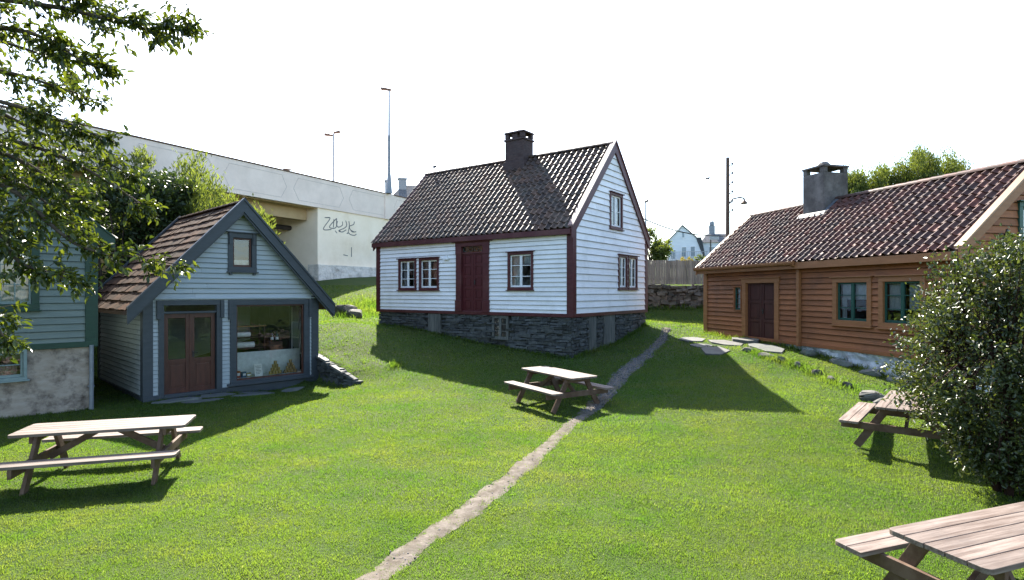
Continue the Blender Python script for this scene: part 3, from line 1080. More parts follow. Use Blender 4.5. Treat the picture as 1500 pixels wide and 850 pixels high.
backing(mb, (0, SW, 0), (0, -1, 0), (-1, 0, 0), SW, SZ0, SZ1)
mb.box(.04, SL - .04, .04, SW - .04, SZ0 - .06, SZ0)
mb.box(.04, SL - .04, .06, SW - .04, 2.56, 2.60)
mb.box(1.5, 3.1, .5, .54, 2.9, 4.2)  # dark panel added to darken the view through the attic window
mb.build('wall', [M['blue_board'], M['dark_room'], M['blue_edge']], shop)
th = math.atan(SLS)
cs, sn = math.cos(th), math.sin(th)
SOV = .46
sze = SZ1 - SOV * SLS + .12
ssl = (SL / 2 + SOV) / cs
Y0, Y1 = -.30, SW + .25
szr = sze + ssl * sn
mb = MB()
tiles(mb, (-SOV, Y1, sze), (0, -1, 0), (cs, 0, sn), Y1 - Y0, ssl, .42, .30, prof='flat', seed=31, lift=.035)
tiles(mb, (SL + SOV, Y0, sze), (0, 1, 0), (-cs, 0, sn), Y1 - Y0, ssl, .42, .30, prof='flat', seed=32, lift=.035)
ridge_tiles(mb, (SL / 2, Y0, szr), (SL / 2, Y1, szr), .09, .4, 5)
mb.cur = 1
for x0 in (-SOV, SL + SOV):
    a, b = Vector((x0, Y0, sze - .02)), Vector((SL / 2, Y0, szr - .02))
    mb.prism([a, b, b - Vector((0, 0, .08)), a - Vector((0, 0, .08))], (0, Y1 - Y0, 0))
mb.build('roof', [M['shingle'], M['roof_wood']], shop)
rake_boards(shop, M['slate_trim'], None, Y0, -.045, SL, sze + .02, szr + .05, SOV, .21, axis_='y', capw=.12, captop=.05)
rake_boards(shop, M['slate_trim'], None, Y1, .045, SL, sze + .02, szr + .05, SOV, .21, axis_='y', capw=.12, captop=.05)
# second, inner barge board layer
mb = MB()
for x0 in (-SOV + .02, SL + SOV - .02):
    dz = .30
    mb.prism([(x0, Y0 - .0, sze - .18), (SL / 2, Y0, szr - .18), (SL / 2, Y0, szr - dz - .03), (x0, Y0, sze - dz - .03)], (0, .03, 0))
mb.build('inner_rake_board', M['slate_trim'], shop)
corner_boards(shop, M['slate_trim'], SL, SW, .0, SZ1 - .03, .15)
mb = MB()
mb.box(.05, SL - .05, -.11, -.02, 2.515, 2.545)
mb.build('drip_board', M['blue_board'], shop)
mb = MB()
mb.box(-.07, SL + .07, -.080, .0, -.12, .11)
mb.box(-.080, 0, 0, SW, -.122, .108)
mb.box(SL, SL + .080, 0, SW, -.122, .108)
mb.build('plinth_board', M['slate_trim'], shop, bevel=.004)
# door
mb = MB()
mb.box(.27, .388, -.09, .06, .03, 2.36)
mb.box(1.632, 1.77, -.09, .06, .03, 2.36)
mb.box(.27, 1.77, -.094, .06, 2.36, 2.49)
for xx in (.22, 1.72):
    mb.box(xx, xx + .09, -.13, -.05, 2.02, 2.49)
mb.box(.388, 1.632, -.06, .06, 2.15, 2.20)
mb.box(.388, 1.632, -.10, .06, .02, .09)
df = mb.build('door_frame', M['slate_trim'], shop, bevel=.005)
mb = MB()
mb.face([(.388, .03, 2.2), (1.632, .03, 2.2), (1.632, .03, 2.36), (.388, .03, 2.36)])
mb.build('transom_pane', M['glass'], df)
panel_door(shop, .40, 1.62, .09, 2.15, .01, M['brown_door'], 2, 2, glassz=.98)
# display window
mb = MB()
mb.box(1.98, 2.14, -.09, .06, .20, 2.34)
mb.box(4.08, 4.26, -.09, .06, .20, 2.34)
mb.box(1.98, 4.26, -.094, .06, 2.34, 2.49)
for xx in (1.93, 4.22):
    mb.box(xx, xx + .09, -.13, -.05, 1.95, 2.49)
mb.box(1.98, 4.26, -.094, .06, .16, .27)
mb.box(1.90, 4.34, -.17, .0, .14, .20)
sw = mb.build('display_window', M['slate_trim'], shop, bevel=.005)
mb = MB()
mb.box(2.14, 2.18, -.03, .03, .27, 2.34)
mb.box(4.04, 4.08, -.03, .03, .27, 2.34)
mb.box(2.18, 4.04, -.03, .03, .27, .31)
mb.box(2.18, 4.04, -.03, .03, 2.30, 2.34)
mb.build('sash', M['brown_door'], sw)
mb = MB()
mb.face([(2.15, .01, .28), (4.07, .01, .28), (4.07, .01, 2.33), (2.15, .01, 2.33)])
mb.build('pane', M['shop_glass'], sw)
# attic window
ww_ = window(shop, 0, 0, .50, .80, (2.305, 0, 3.79), 0, M['slate_trim'], M['brown_door'], .13, 1, 1, double=False, curtain=[(.05, .95, .0, .25, 'curtain')])
for xx in (-.36, .27):
    for q in ((xx, xx + .09, -.11, -.02, .22, .53), (xx + .01, xx + .08, -.10, -.02, -.62, -.55)):
        mb = MB(); mb.box(*q); mb.build('bracket', M['slate_trim'], ww_)
# side window that lets the sun into the shop
window(shop, 0, 0, 1.1, 1.5, (SL, 1.0, 1.5), R(90), M['slate_trim'], M['white_frame'], .1, 2, 3, name='side_window', glass='shop_glass')


def sp(x, y, z=0.0):
    p = sorg + SX * x + SY * y
    return (p.x, p.y, z)


# goods in the shop window, each a thing of its own
def place(o, x, y, z, extra=0.0):
    o.location = sp(x, y, z)
    o.rotation_euler.z = SR + extra
    return o


mb = MB()
mb.box(-.96, 1.22, 0, .6, -.02, 0)
mb.box(-.96, 1.22, .6, .62, -.0, .66)
mb.box(-.94, -.9, .02, .58, -.12, -.02)
mb.box(.9, .94, .02, .58, -.12, -.02)
ped = place(tag(mb.build('display_stand', plain('display_card', (.62, .66, .66))), 'pale display stand with upright back panel behind the shop window', 'display stand'), 3.1, .08, .30)
red_tin = pmat('tin_paint', (.16, .09, .035), (.45, .30, .10), (40, 40, 60), .35, .5, 0)
lid_m = plain('brass_lid', (.45, .33, .14), .35, .6)


def tin():
    t = thing('tin', 'small gold lidded tin in the left pyramid behind the shop window', 'tin', group='tins stacked in the shop window')
    b = MB(); b.lathe([(.042, 0), (.045, .004), (.045, .078), (.042, .082)], 14); b.build('can_body', red_tin, t, smooth=True)
    b = MB(); b.lathe([(.046, .082), (.046, .094), (.04, .096)], 14); b.build('lid', lid_m, t, smooth=True)
    return t


proto_tin = tin()
first = True
for (cx, lab) in ((3.36, 'small gold lidded tin in the left pyramid behind the shop window'), (3.82, 'small gold lidded tin in the right pyramid behind the shop window')):
    for r_, n_ in enumerate((4, 3, 2, 1)):
        for k in range(n_):
            t = proto_tin if first else copy_tree(proto_tin)
            first = False
            t['label'] = lab
            place(t, cx + (k - (n_ - 1) / 2) * .096, .26 + random.uniform(-.008, .008), .30 + r_ * .0965, random.uniform(0, 6))
for k, (cx, col, hh, lab) in enumerate(((2.30, (.30, .06, .03), .19, 'brick red carton at the left end of the shop window'), (2.46, (.05, .10, .20), .15, 'dark blue carton beside the red carton in the shop window'),
                                       (2.60, (.28, .22, .08), .11, 'low mustard carton left of the white notice in the shop window'))):
    b = MB(); b.box(-.065, .065, -.045, .045, 0, hh)
    o = b.build('carton', plain('carton_paint_%s' % 'abc'[k], col, .6), None, bevel=.004)
    b = MB(); b.box(-.045, .045, -.0475, -.0455, hh * .3, hh * .7); b.build('paper_label', M['white_frame'], o)
    place(tag(o, lab, 'carton', 'cartons in the shop window'), cx, .28, .30, random.uniform(-.3, .3))
b = MB(); b.hexa([(-.11, -.03, 0), (.11, -.03, 0), (.11, -.022, 0), (-.11, -.022, 0), (-.11, .05, .34), (.11, .05, .34), (.11, .058, .34), (-.11, .058, .34)])
b.bar((0, .055, .25), (0, .14, 0), .03, .006, (1, 0, 0))
o = b.build('notice', plain('notice_card', (.78, .79, .78), .7))
b = MB()
for j in range(6):
    zz = .06 + j * .042
    yy = -.03 + .08 * zz / .34 - .004
    b.box(-.08, .08 - .05 * (j % 3 == 0), yy - .001, yy + .002, zz, zz + .011)
b.build('printed_lines', plain('printing_ink', (.12, .12, .13)), o)
place(tag(o, 'white printed notice standing between cartons and tins in the shop window', 'notice'), 2.86, .22, .30)
# shelf unit with rolls behind
st_ = thing('shelf_rack', 'dark wooden rack of open shelves standing inside the shop', 'shelf', sp(2.75, 1.15, SZ0), SR)
b = MB()
for xx in (-.62, .58):
    for yy in (-.2, .16):
        b.box(xx, xx + .04, yy, yy + .04, 0, 1.62)
b.build('upright', M['roof_wood'], st_)
for zz in (.9, 1.22, 1.55):
    b = MB(); b.box(-.64, .64, -.21, .21, zz, zz + .025); b.build('shelf_board', M['ochre_trim'] if zz > 1.5 else M['roof_wood'], st_)
rollm = plain('paper_roll_white', (.72, .72, .70), .7)
for k, (xx, zz, rr, ln, lab) in enumerate(((-.15, 1.245, .075, .75, 'white paper roll on the middle shelf inside the shop'), (.03, .925, .085, .62, 'thick white paper roll on the lower shelf inside the shop'),
                                          (-.46, .925, .06, .26, 'short pale roll at the left of the lower shelf inside the shop'))):
    b = MB()
    n_ = 16
    prof = [(.0, .02), (.02, .02), (.02, 0), (rr, 0), (rr, ln), (.02, ln), (.02, ln - .02), (0, ln - .02)]
    b.lathe([(max(r, .001), z) for r, z in prof], n_)
    o = b.build('paper_roll', rollm, None, smooth=False)
    o.rotation_euler = (0, R(90), SR)
    q = sp(2.75 + xx - ln / 2, 1.12, SZ0 + zz + rr)
    o.location = q
    tag(o, lab, 'paper roll', 'rolls on the shop shelves')
for k, (xx, lab) in enumerate(((3.55, 'dark bottle nearer the shelf rack inside the shop'), (3.70, 'dark green bottle nearer the side window inside the shop'))):
    b = MB(); b.lathe([(.04, 0), (.045, .01), (.045, .19), (.016, .25), (.016, .32), (.02, .325)], 14)
    o = b.build('bottle', plain('bottle_glass_%s' % 'ab'[k], (.02, .04, .02) if k else (.05, .02, .012), .1, spec=.8), None, smooth=True)
    b = MB(); b.lathe([(.0462, .05), (.0462, .13)], 14); b.build('paper_label', M['white_frame'], o, smooth=True)
    place(tag(o, lab, 'bottle', 'bottles in the shop'), xx, .9, 1.08 + SZ0)
cab = MB()
cab.box(-.2, .2, -.18, .18, 0, 1.08)
cab.box(-.22, .22, -.2, .2, 1.08, 1.082)
tag(place(cab.build('cabinet', M['roof_wood'], None, bevel=.01), 3.62, .95, SZ0 - .002), 'dark wooden cabinet carrying bottles beside the shop side window', 'cabinet')

# ================================================================== GREEN HOUSE (left edge)
GL, GWd = 6.0, 7.0
gorg = Vector((-9.79, 13.26)) - SX * GL
gh = thing('wooden_house', 'mint green clapboard house with bottle green trim on stained whitewashed base', 'house', (gorg.x, gorg.y, 0), SR)
GZ0, GZ1, GZA = 1.50, 4.10, 6.6
GSL = (GZA - GZ1) / (GL / 2)
g_o = [(3.78, 4.88, 2.44, 3.72)]
g_f = [(3.81, 4.74, .86, 1.40)]
grk = lambda z: (max(0, (z - GZ1) / GSL), GL - max(0, (z - GZ1) / GSL))
mb = MB()
siding(mb, (0, 0, 0), (1, 0, 0), (0, -1, 0), GL, GZ0, GZA - .05, .158, g_o, rake=grk, seed=41, lip=.02)
siding(mb, (GL, 0, 0), (0, 1, 0), (1, 0, 0), GWd, GZ0, GZ1, .158, (), seed=42)
siding(mb, (GL, GWd, 0), (-1, 0, 0), (0, 1, 0), GL, GZ0, GZA - .05, .158, (), rake=grk, seed=43)
siding(mb, (0, GWd, 0), (0, -1, 0), (-1, 0, 0), GWd, GZ0, GZ1, .158, (), seed=44)
mb.cur = 1
backing(mb, (0, 0, 0), (1, 0, 0), (0, -1, 0), GL, GZ0, GZA - .05, g_o, rake=grk)
mb.box(.1, GL - .1, .1, GWd - .1, GZ0 + .1, GZ0 + .15)
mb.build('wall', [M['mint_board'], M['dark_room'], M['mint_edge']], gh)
mb = MB()
f0, f1 = .0, GL
mb.box(0, 3.81, -.02, .3, -.3, GZ0 - .06)
mb.box(4.74, GL, -.02, .3, -.3, GZ0 - .06)
mb.box(3.81, 4.74, -.02, .3, -.3, .86)
mb.box(3.81, 4.74, -.02, .3, 1.40, GZ0 - .06)
mb.box(GL - .3, GL - .002, .3, GWd, -.3, GZ0 - .06)
mb.box(0, .3, .3, GWd, -.3, GZ0 - .06)
mb.box(.3, GL - .3, 1.6, 1.7, -.3, GZ0 - .06)
mb.build('foundation', M['whitewash'], gh)
th = math.atan(GSL)
cs, sn = math.cos(th), math.sin(th)
GOV = .35
gze = GZ1 - GOV * GSL + .12
gsl = (GL / 2 + GOV) / cs
gzr = gze + gsl * sn
mb = MB()
tiles(mb, (-GOV, GWd + .2, gze), (0, -1, 0), (cs, 0, sn), GWd + .5, gsl, .24, .3, seed=45)
tiles(mb, (GL + GOV, -.3, gze), (0, 1, 0), (-cs, 0, sn), GWd + .5, gsl, .24, .3, seed=46)
ridge_tiles(mb, (GL / 2, -.3, gzr + .02), (GL / 2, GWd + .2, gzr + .02), .12, .36, 47)
mb.cur = 1
for x0 in (-GOV, GL + GOV):
    a, b = Vector((x0, -.3, gze - .02)), Vector((GL / 2, -.3, gzr - .02))
    mb.prism([a, b, b - Vector((0, 0, .08)), a - Vector((0, 0, .08))], (0, GWd + .5, 0))
mb.build('roof', [M['slate_tile'], M['roof_wood']], gh)
rake_boards(gh, M['green_trim'], None, -.3, -.045, GL, gze + .02, gzr + .05, GOV, .2, axis_='y', capw=.14)
corner_boards(gh, M['green_trim'], GL, GWd, GZ0 - .05, GZ1 - .02, .17)
mb = MB()
mb.box(-.06, GL + .065, -.08, .0, GZ0 - .07, GZ0 + .06)
mb.box(GL, GL + .068, 0, GWd, GZ0 - .072, GZ0 + .062)
mb.build('sill_board', M['green_trim'], gh, bevel=.004)
window(gh, 0, 0, 1.10, 1.28, (4.33, 0, 3.08), 0, M['green_trim'], M['dull_frame'], .13, 4, 3, curtain=[(.05, .45, .03, .97, 'curtain'), (.55, .95, .03, .97, 'curtain')])
window(gh, 0, 0, .93, .54, (4.275, -.02, 1.13), 0, M['dull_frame'], M['dull_frame'], .06, 2, 2, header=False, name='basement_window', curtain=[(.1, .9, .05, .5, 'red_curtain')])
mb = MB()
mb.tube([(GL - .06, -.10, -.05), (GL - .06, -.10, GZ0 - .03)], .045, n=12)
mb.box(GL - .12, GL + .0, -.10, -.02, .5, .53)
mb.build('downpipe', M['zinc'], gh, smooth=False)

# ================================================================== BROWN HOUSE
BRZ = math.atan2(-.9686, .2486)
BX = Vector((math.cos(BRZ), math.sin(BRZ)))
BY = Vector((-math.sin(BRZ), math.cos(BRZ)))
BL, BW = 9.35, 4.2
borg = Vector((7.21, 21.0))
bh = thing('wooden_house', 'low ochre brown clapboard house with red pantile roof and green windows', 'house', (borg.x, borg.y, 0), BRZ)
BZ0, BZ1, BZA = 1.235, 3.62, 5.42
BSL = (BZA - BZ1) / (BW / 2)
b_o = [(1.72, 2.06, 2.10, 2.86), (2.33, 3.69, 1.15, 2.99), (6.06, 7.01, 1.96, 2.95), (7.47, 8.42, 1.96, 2.95)]
b_g = [(1.55, 2.65, 3.25, 4.55)]
brk = lambda z: (max(0, (z - BZ1) / BSL), BW - max(0, (z - BZ1) / BSL))
mb = MB()
siding(mb, (0, 0, 0), (1, 0, 0), (0, -1, 0), BL, BZ0, BZ1, .155, b_o, seed=51, lip=.034, edge=.009)
siding(mb, (BL, 0, 0), (0, 1, 0), (1, 0, 0), BW, BZ0, BZA - .05, .17, b_g, rake=brk, seed=52, lip=.026)
siding(mb, (0, BW, 0), (0, -1, 0), (-1, 0, 0), BW, BZ0, BZA - .05, .17, (), rake=brk, seed=53, lip=.026)
siding(mb, (BL, BW, 0), (-1, 0, 0), (0, 1, 0), BL, BZ0, BZ1, .17, (), seed=54, lip=.026)
mb.cur = 1
backing(mb, (0, 0, 0), (1, 0, 0), (0, -1, 0), BL, BZ0, BZ1, b_o)
backing(mb, (BL, 0, 0), (0, 1, 0), (1, 0, 0), BW, BZ0, BZA - .05, b_g, rake=brk)
mb.box(.1, BL - .1, .1, BW - .1, BZ0 + .05, BZ0 + .1)
mb.box(.1, BL - .1, .1, BW - .1, 3.3, 3.35)
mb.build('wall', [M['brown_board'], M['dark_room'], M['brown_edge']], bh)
th = math.atan(BSL)
cs, sn = math.cos(th), math.sin(th)
BOV = .26
bze = BZ1 - BOV * BSL + .16
bsl = (BW / 2 + BOV) / cs
bzr = bze + bsl * sn
mb = MB()
XL0, XL1 = -.22, BL + .06
tiles(mb, (XL0, -BOV, bze), (1, 0, 0), (0, cs, sn), XL1 - XL0, bsl, .222, .262, A=.068, seed=55)
tiles(mb, (XL1, BW + BOV, bze), (-1, 0, 0), (0, -cs, sn), XL1 - XL0, bsl, .222, .262, A=.068, seed=56)
ridge_tiles(mb, (XL0, BW / 2, bzr + .02), (XL1 - .05, BW / 2, bzr + .02), .11, .34, 57)
mb.cur = 1
for y0 in (-BOV, BW + BOV):
    a, b = Vector((XL0, y0, bze - .03)), Vector((XL0, BW / 2, bzr - .03))
    mb.prism([a, b, b - Vector((0, 0, .07)), a - Vector((0, 0, .07))], (XL1 - XL0, 0, 0))
broof = mb.build('roof', [M['red_tile'], M['roof_wood']], bh)
mb = MB()
mb.box(XL0, XL1, -BOV - .02, -BOV + .015, bze - .19, bze - .0)
mb.box(XL0, XL1, -BOV + .015, -.03, bze - .17, bze - .15)
mb.build('fascia', M['ochre_trim'], bh, bevel=.004)
rake_boards(bh, M['ochre_trim'], None, BL + .10, .05, BW, bze + .06, bzr + .10, BOV + .05, .20, capw=.17, capmat=M['ochre_cap'])
rake_boards(bh, M['ochre_trim'], None, -.18, -.05, BW, bze + .02, bzr + .06, BOV + .05, .19, capw=.15)
corner_boards(bh, M['ochre_trim'], BL, BW, BZ0 - .03, BZ1 - .04, .14, .080)
mb = MB()
mb.box(-.06, BL + .07, -.085, .0, BZ0 - .08, BZ0 + .015)
mb.box(BL, BL + .085, 0, BW, BZ0 - .082, BZ0 + .013)
mb.build('sill_board', M['brown_board'], bh, bevel=.004)
# gutter along the left half + downpipe
mb = MB()
gx0, gx1 = XL0 - .02, 4.80
prof = [(-.06, .05), (-.06, .0), (-.04, -.045), (0, -.06), (.04, -.045), (.06, 0), (.06, .05)]
gyc, gzc = -BOV - .09, bze - .02
vs_ = []
for xx in (gx0, gx1):
    vs_ += [(xx, gyc + a, gzc + b) for a, b in prof]
    vs_ += [(xx, gyc + a * .86, gzc + b * .86 + .007) for a, b in prof]
fs = []
for j in range(6):
    fs += [(j, j + 1, 14 + j + 1, 14 + j), (7 + j + 1, 7 + j, 21 + j, 21 + j + 1)]
fs += [(0, 14, 21, 7), (6, 13, 27, 20), tuple(range(7))[::-1], tuple(range(14, 21))]
mb.mesh(vs_, fs)
mb.build('gutter', M['ochre_trim'], bh)
mb = MB()
mb.box(4.70, 4.80, -.16, -.06, BZ0 - .1, bze - .22)
mb.hexa([(4.70, -.16, bze - .22), (4.80, -.16, bze - .22), (4.80, -.06, bze - .22), (4.70, -.06, bze - .22),
         (4.70, gyc - .05, bze - .07), (4.80, gyc - .05, bze - .07), (4.80, gyc + .05, bze - .07), (4.70, gyc + .05, bze - .07)])
mb.build('downpipe', M['ochre_trim'], bh, bevel=.006)
# door
mb = MB()
mb.box(2.14, 2.33, -.085, .05, BZ0 - .14, 3.00)
mb.box(3.69, 3.88, -.085, .05, BZ0 - .14, 3.00)
mb.box(2.12, 3.90, -.09, .05, 2.99, 3.14)
mb.box(2.06, 3.96, -.14, .02, 3.14, 3.17)
mb.box(2.33, 3.69, -.05, .06, BZ0 - .14, BZ0 - .05)
mb.build('door_frame', M['ochre_trim'], bh, bevel=.005)
panel_door(bh, 2.335, 3.685, BZ0 - .05, 2.985, .01, M['dark_door'], 2, 3)
window(bh, 0, 0, .34, .76, (1.89, 0, 2.48), 0, M['brown_board'], M['teal_frame'], .035, 1, 4, double=False, header=False, sill=False, curtain=[(.05, .6, .0, 1, 'curtain')])
crt = [(.05, .95, .55, .97, 'curtain'), (.03, .2, .05, .6, 'curtain')]
window(bh, 0, 0, .95, .99, (6.535, 0, 2.455), 0, M['ochre_trim'], M['teal_frame'], .13, 2, 3, mull=True, curtain=crt)
window(bh, 0, 0, .95, .99, (7.945, 0, 2.455), 0, M['ochre_trim'], M['teal_frame'], .13, 2, 3, mull=True, curtain=[(.03, .42, .3, .97, 'curtain'), (.58, .97, .3, .97, 'curtain')])
window(bh, 0, 0, 1.10, 1.30, (BL, 2.1, 3.90), R(90), M['teal_frame'], M['teal_frame'], .10, 2, 3, curtain=[(.05, .4, .03, .97, 'curtain')])
mb = MB()
mb.tube([(BL + .04, .98, 3.78), (BL + .16, .98, 3.92), (BL + .16, .98, 4.05)], .012, n=6)
mb.lathe([(.05, 3.62), (.065, 3.70), (.065, 3.90), (.03, 3.98), (.02, 4.04)], 8, (BL + .15, .98, 0))
mb.build('wall_lantern', M['dark_metal'], bh)
# chimney
mb = MB()
cx, cy = 3.46, BW / 2 - .08
mb.box(cx - .43, cx + .43, cy - .46, cy + .46, bzr - .75, 6.45)
mb.build_cap = None
for sx in (-1, 1):
    for sy in (-1, 1):
        mb.box(cx + sx * .35 - .08, cx + sx * .35 + .08, cy + sy * .38 - .08, cy + sy * .38 + .08, 6.45, 6.62)
mb.box(cx - .46, cx + .46, cy - .49, cy + .49, 6.62, 6.68)
mb.lathe([(.20, 6.68), (.19, 6.78), (.12, 6.86), (.04, 6.88)], 12, (cx - .05, cy, 0))
bch = mb.build('chimney', M['chimney_grey'], broof, bevel=.012)
mb = MB()
def roofz(y):
    return bze + (y + BOV) * BSL
mb.hexa([(cx - .55, cy - .60, roofz(cy - .60) + .06), (cx + .55, cy - .60, roofz(cy - .60) + .06), (cx + .55, cy - .50, roofz(cy - .50) + .06), (cx - .55, cy - .50, roofz(cy - .50) + .06),
         (cx - .55, cy - .60, roofz(cy - .60) + .10), (cx + .55, cy - .60, roofz(cy - .60) + .10), (cx + .55, cy - .50, roofz(cy - .50) + .14), (cx - .55, cy - .50, roofz(cy - .50) + .14)])
mb.hexa([(cx + .452, cy - .60, roofz(cy - .60) + .06), (cx + .56, cy - .60, roofz(cy - .60) + .06), (cx + .56, cy - .02, roofz(cy - .02) + .06), (cx + .452, cy - .02, roofz(cy - .02) + .06),
         (cx + .452, cy - .60, roofz(cy - .60) + .13), (cx + .56, cy - .60, roofz(cy - .60) + .10), (cx + .56, cy - .02, roofz(cy - .02) + .10), (cx + .452, cy - .02, roofz(cy - .02) + .13)])
mb.build('flashing', plain('dull_lead', (.10, .105, .115), .6), broof)
# foundation: rough whitewashed stone
mb = MB()
nseg, nz = 90, 12
vs_ = []
r_ = np.random.default_rng(3)
bumps = r_.normal(0, 1, (nz + 1, nseg + 1))
k = np.hanning(5)[1:-1]; k /= k.sum()
bumps = np.apply_along_axis(lambda a: np.convolve(a, k, 'same'), 1, bumps)
for j in range(nz + 1):
    for i in range(nseg + 1):
        zz = BZ0 - .06 - (j / nz) * 1.25
        vs_.append((i / nseg * BL, -.03 - .09 * (j / nz) + .05 * bumps[j, i], zz))
mb.mesh(vs_, [(j * (nseg + 1) + i, (j + 1) * (nseg + 1) + i, (j + 1) * (nseg + 1) + i + 1, j * (nseg + 1) + i + 1) for j in range(nz) for i in range(nseg)])
mb.box(BL - .25, BL + .02, .0, BW, -.1, BZ0 - .07)
mb.box(.05, BL - .3, .12, .3, -.1, BZ0 - .07)
mb.build('foundation', M['whitewash_rough'], bh, smooth=False)


def bp_(x, y):
    return borg + BX * x + BY * y


# stone plinth rocks lying along the foundation foot
def rock(name, label, cat, x, y, s, mat, group=None, seed=0, zoff=0.0, rz=0.0, flat=False):
    r_ = random.Random(seed)
    bm = bmesh.new()
    if flat:
        n = r_.randint(5, 7)
        pts = []
        for k in range(n):
            t = 2 * math.pi * (k + r_.uniform(-.25, .25)) / n
            sq = 1 / max(abs(math.cos(t)), abs(math.sin(t))) ** .55
            pts.append((s[0] * sq * math.cos(t) * r_.uniform(.86, 1.05), s[1] * sq * math.sin(t) * r_.uniform(.86, 1.05)))
        lo = [bm.verts.new((a * 1.02, b * 1.02, -.14)) for a, b in pts]
        hi = [bm.verts.new((a, b, s[2])) for a, b in pts]
        bm.faces.new(hi)
        bm.faces.new(lo[::-1])
        for k in range(n):
            bm.faces.new((lo[k], lo[(k + 1) % n], hi[(k + 1) % n], hi[k]))
    else:
        for k in range(18):
            v = Vector((r_.gauss(0, 1), r_.gauss(0, 1), r_.gauss(0, 1))).normalized() * r_.uniform(.85, 1.08)
            v.z = max(-.8, min(.78, v.z * 1.1))
            bm.verts.new((v.x * s[0], v.y * s[1], v.z * s[2]))
        bmesh.ops.convex_hull(bm, input=bm.verts)
        bmesh.ops.delete(bm, geom=[v for v in bm.verts if not v.link_faces], context='VERTS')
        bmesh.ops.bevel(bm, geom=bm.edges[:], offset=min(s) * .10, segments=2, affect='EDGES')
    me = bpy.data.meshes.new(name)
    bm.to_mesh(me)
    bm.free()
    a = me.attributes.new('rnd', 'FLOAT', 'FACE')
    a.data.foreach_set('value', [r_.random()] * len(me.polygons))
    me.materials.append(mat)
    o = bpy.data.objects.new(name, me)
    C.objects.link(o)
    o.location = (x, y, g1(x, y) + zoff)
    o.rotation_euler = (r_.uniform(-.04, .04), r_.uniform(-.04, .04), rz + r_.uniform(-.2, .2))
    if flat:
        sx_, sy_ = (g1(x + .3, y) - g1(x - .3, y)) / .6, (g1(x, y + .3) - g1(x, y - .3)) / .6
        qn = Vector((0, 0, 1)).rotation_difference(Vector((-sx_ * .75, -sy_ * .75, 1)).normalized())
        o.rotation_euler = (qn @ o.rotation_euler.to_quaternion()).to_euler()
    if flat:
        b = o.modifiers.new('bevel', 'BEVEL'); b.width = .012; b.segments = 2
    return tag(o, label, cat, group)


EXC = []        # grass exclusions (x, y, r)
# steps and slabs by the brown door
slabs = [(2.75, -.40, (.62, .26, .02), .08, 'topmost slate step directly under the brown double door', M['slab_stone']),
         (2.55, -.98, (.80, .28, .02), .03, 'long slate step second below the brown double door', M['slab_stone']),
         (3.75, -.62, (.46, .30, .02), .02, 'slate slab right of the brown door under the frame', M['dark_slab']),
         (4.35, -.72, (.55, .34, .02), .03, 'slate slab at the foot of the brown downpipe', M['dark_slab']),
         (1.3, -1.35, (.50, .42, .015), .01, 'pale slab left of the brown door where grass begins', M['slab_stone']),
         (2.35, -1.70, (.52, .34, .015), .01, 'pale slab in front of the door steps, middle of three', M['slab_stone']),
         (3.35, -1.95, (.62, .40, .015), .015, 'largest pale slab in front of the brown house door', M['slab_stone'])]
for i, (x, y, s, dz, lab, mt) in enumerate(slabs):
    p = bp_(x, y)
    rock('stone_slab', lab, 'stone slab', p.x, p.y, s, mt, 'slabs by the brown house door', 60 + i, dz, BRZ, True)
    EXC.append((p.x, p.y, max(s[0], s[1]) * .8))
# edging stones of the low terrace
edge = [(at(1098, 533, 16.6), .26), (at(1122, 538, 15.9), .24), (at(1144, 541, 15.4), .20), (at(1168, 548, 14.9), .16), (at(1196, 556, 14.2), .2), (at(1216, 566, 13.6), .15), (at(1240, 574, 13.0), .14)]
elab = ['flat edging stone at the far end of the terrace edge, half in house shadow', 'long grey edging stone next to the largest pale slab', 'edging stone on the terrace bank, third from the slabs',
        'small pale edging stone midway down the grassy terrace bank', 'upright grey edging stone midway down the terrace bank', 'reddish edging stone low on the terrace bank', 'smallest edging stone lowest on the terrace bank']
for i, ((p, s), lab) in enumerate(zip(edge, elab)):
    rock('edging_stone', lab, 'edging stone', p.x, p.y, (s * random.uniform(.8, 1.25), s * random.uniform(.4, .7), .13), M['field_stone'], 'edging stones of the terrace', 80 + i, .025, -1.1 + random.uniform(-.5, .5))
p = at(1284, 578, 11.9)
rock('boulder', 'dark boulder in the bank behind the right picnic table', 'rock', p.x, p.y, (.45, .34, .24), M['field_stone'], None, 95, .0, -.6)
p = at(1300, 588, 11.5)
rock('boulder', 'flat dark rock touching the top of the right picnic table', 'rock', p.x, p.y, (.42, .28, .16), M['field_stone'], None, 96, .0, -.6)
# rocks at foot of brown foundation
for i, (x, s, lab) in enumerate(((5.3, .3, 'low rock at the base of the brown wall below the left window'), (6.4, .42, 'dark rock at the whitewashed base between both green windows'), (7.3, .35, 'dark rock at the whitewashed base under the right window'), (8.1, .4, 'rock at the whitewashed base nearest the bush'))):
    p = bp_(x, -.28)
    rock('boulder', lab, 'rock', p.x, p.y, (s, .16, .16), M['dark_slab'], 'rocks along the brown house base', 100 + i, .02, BRZ)
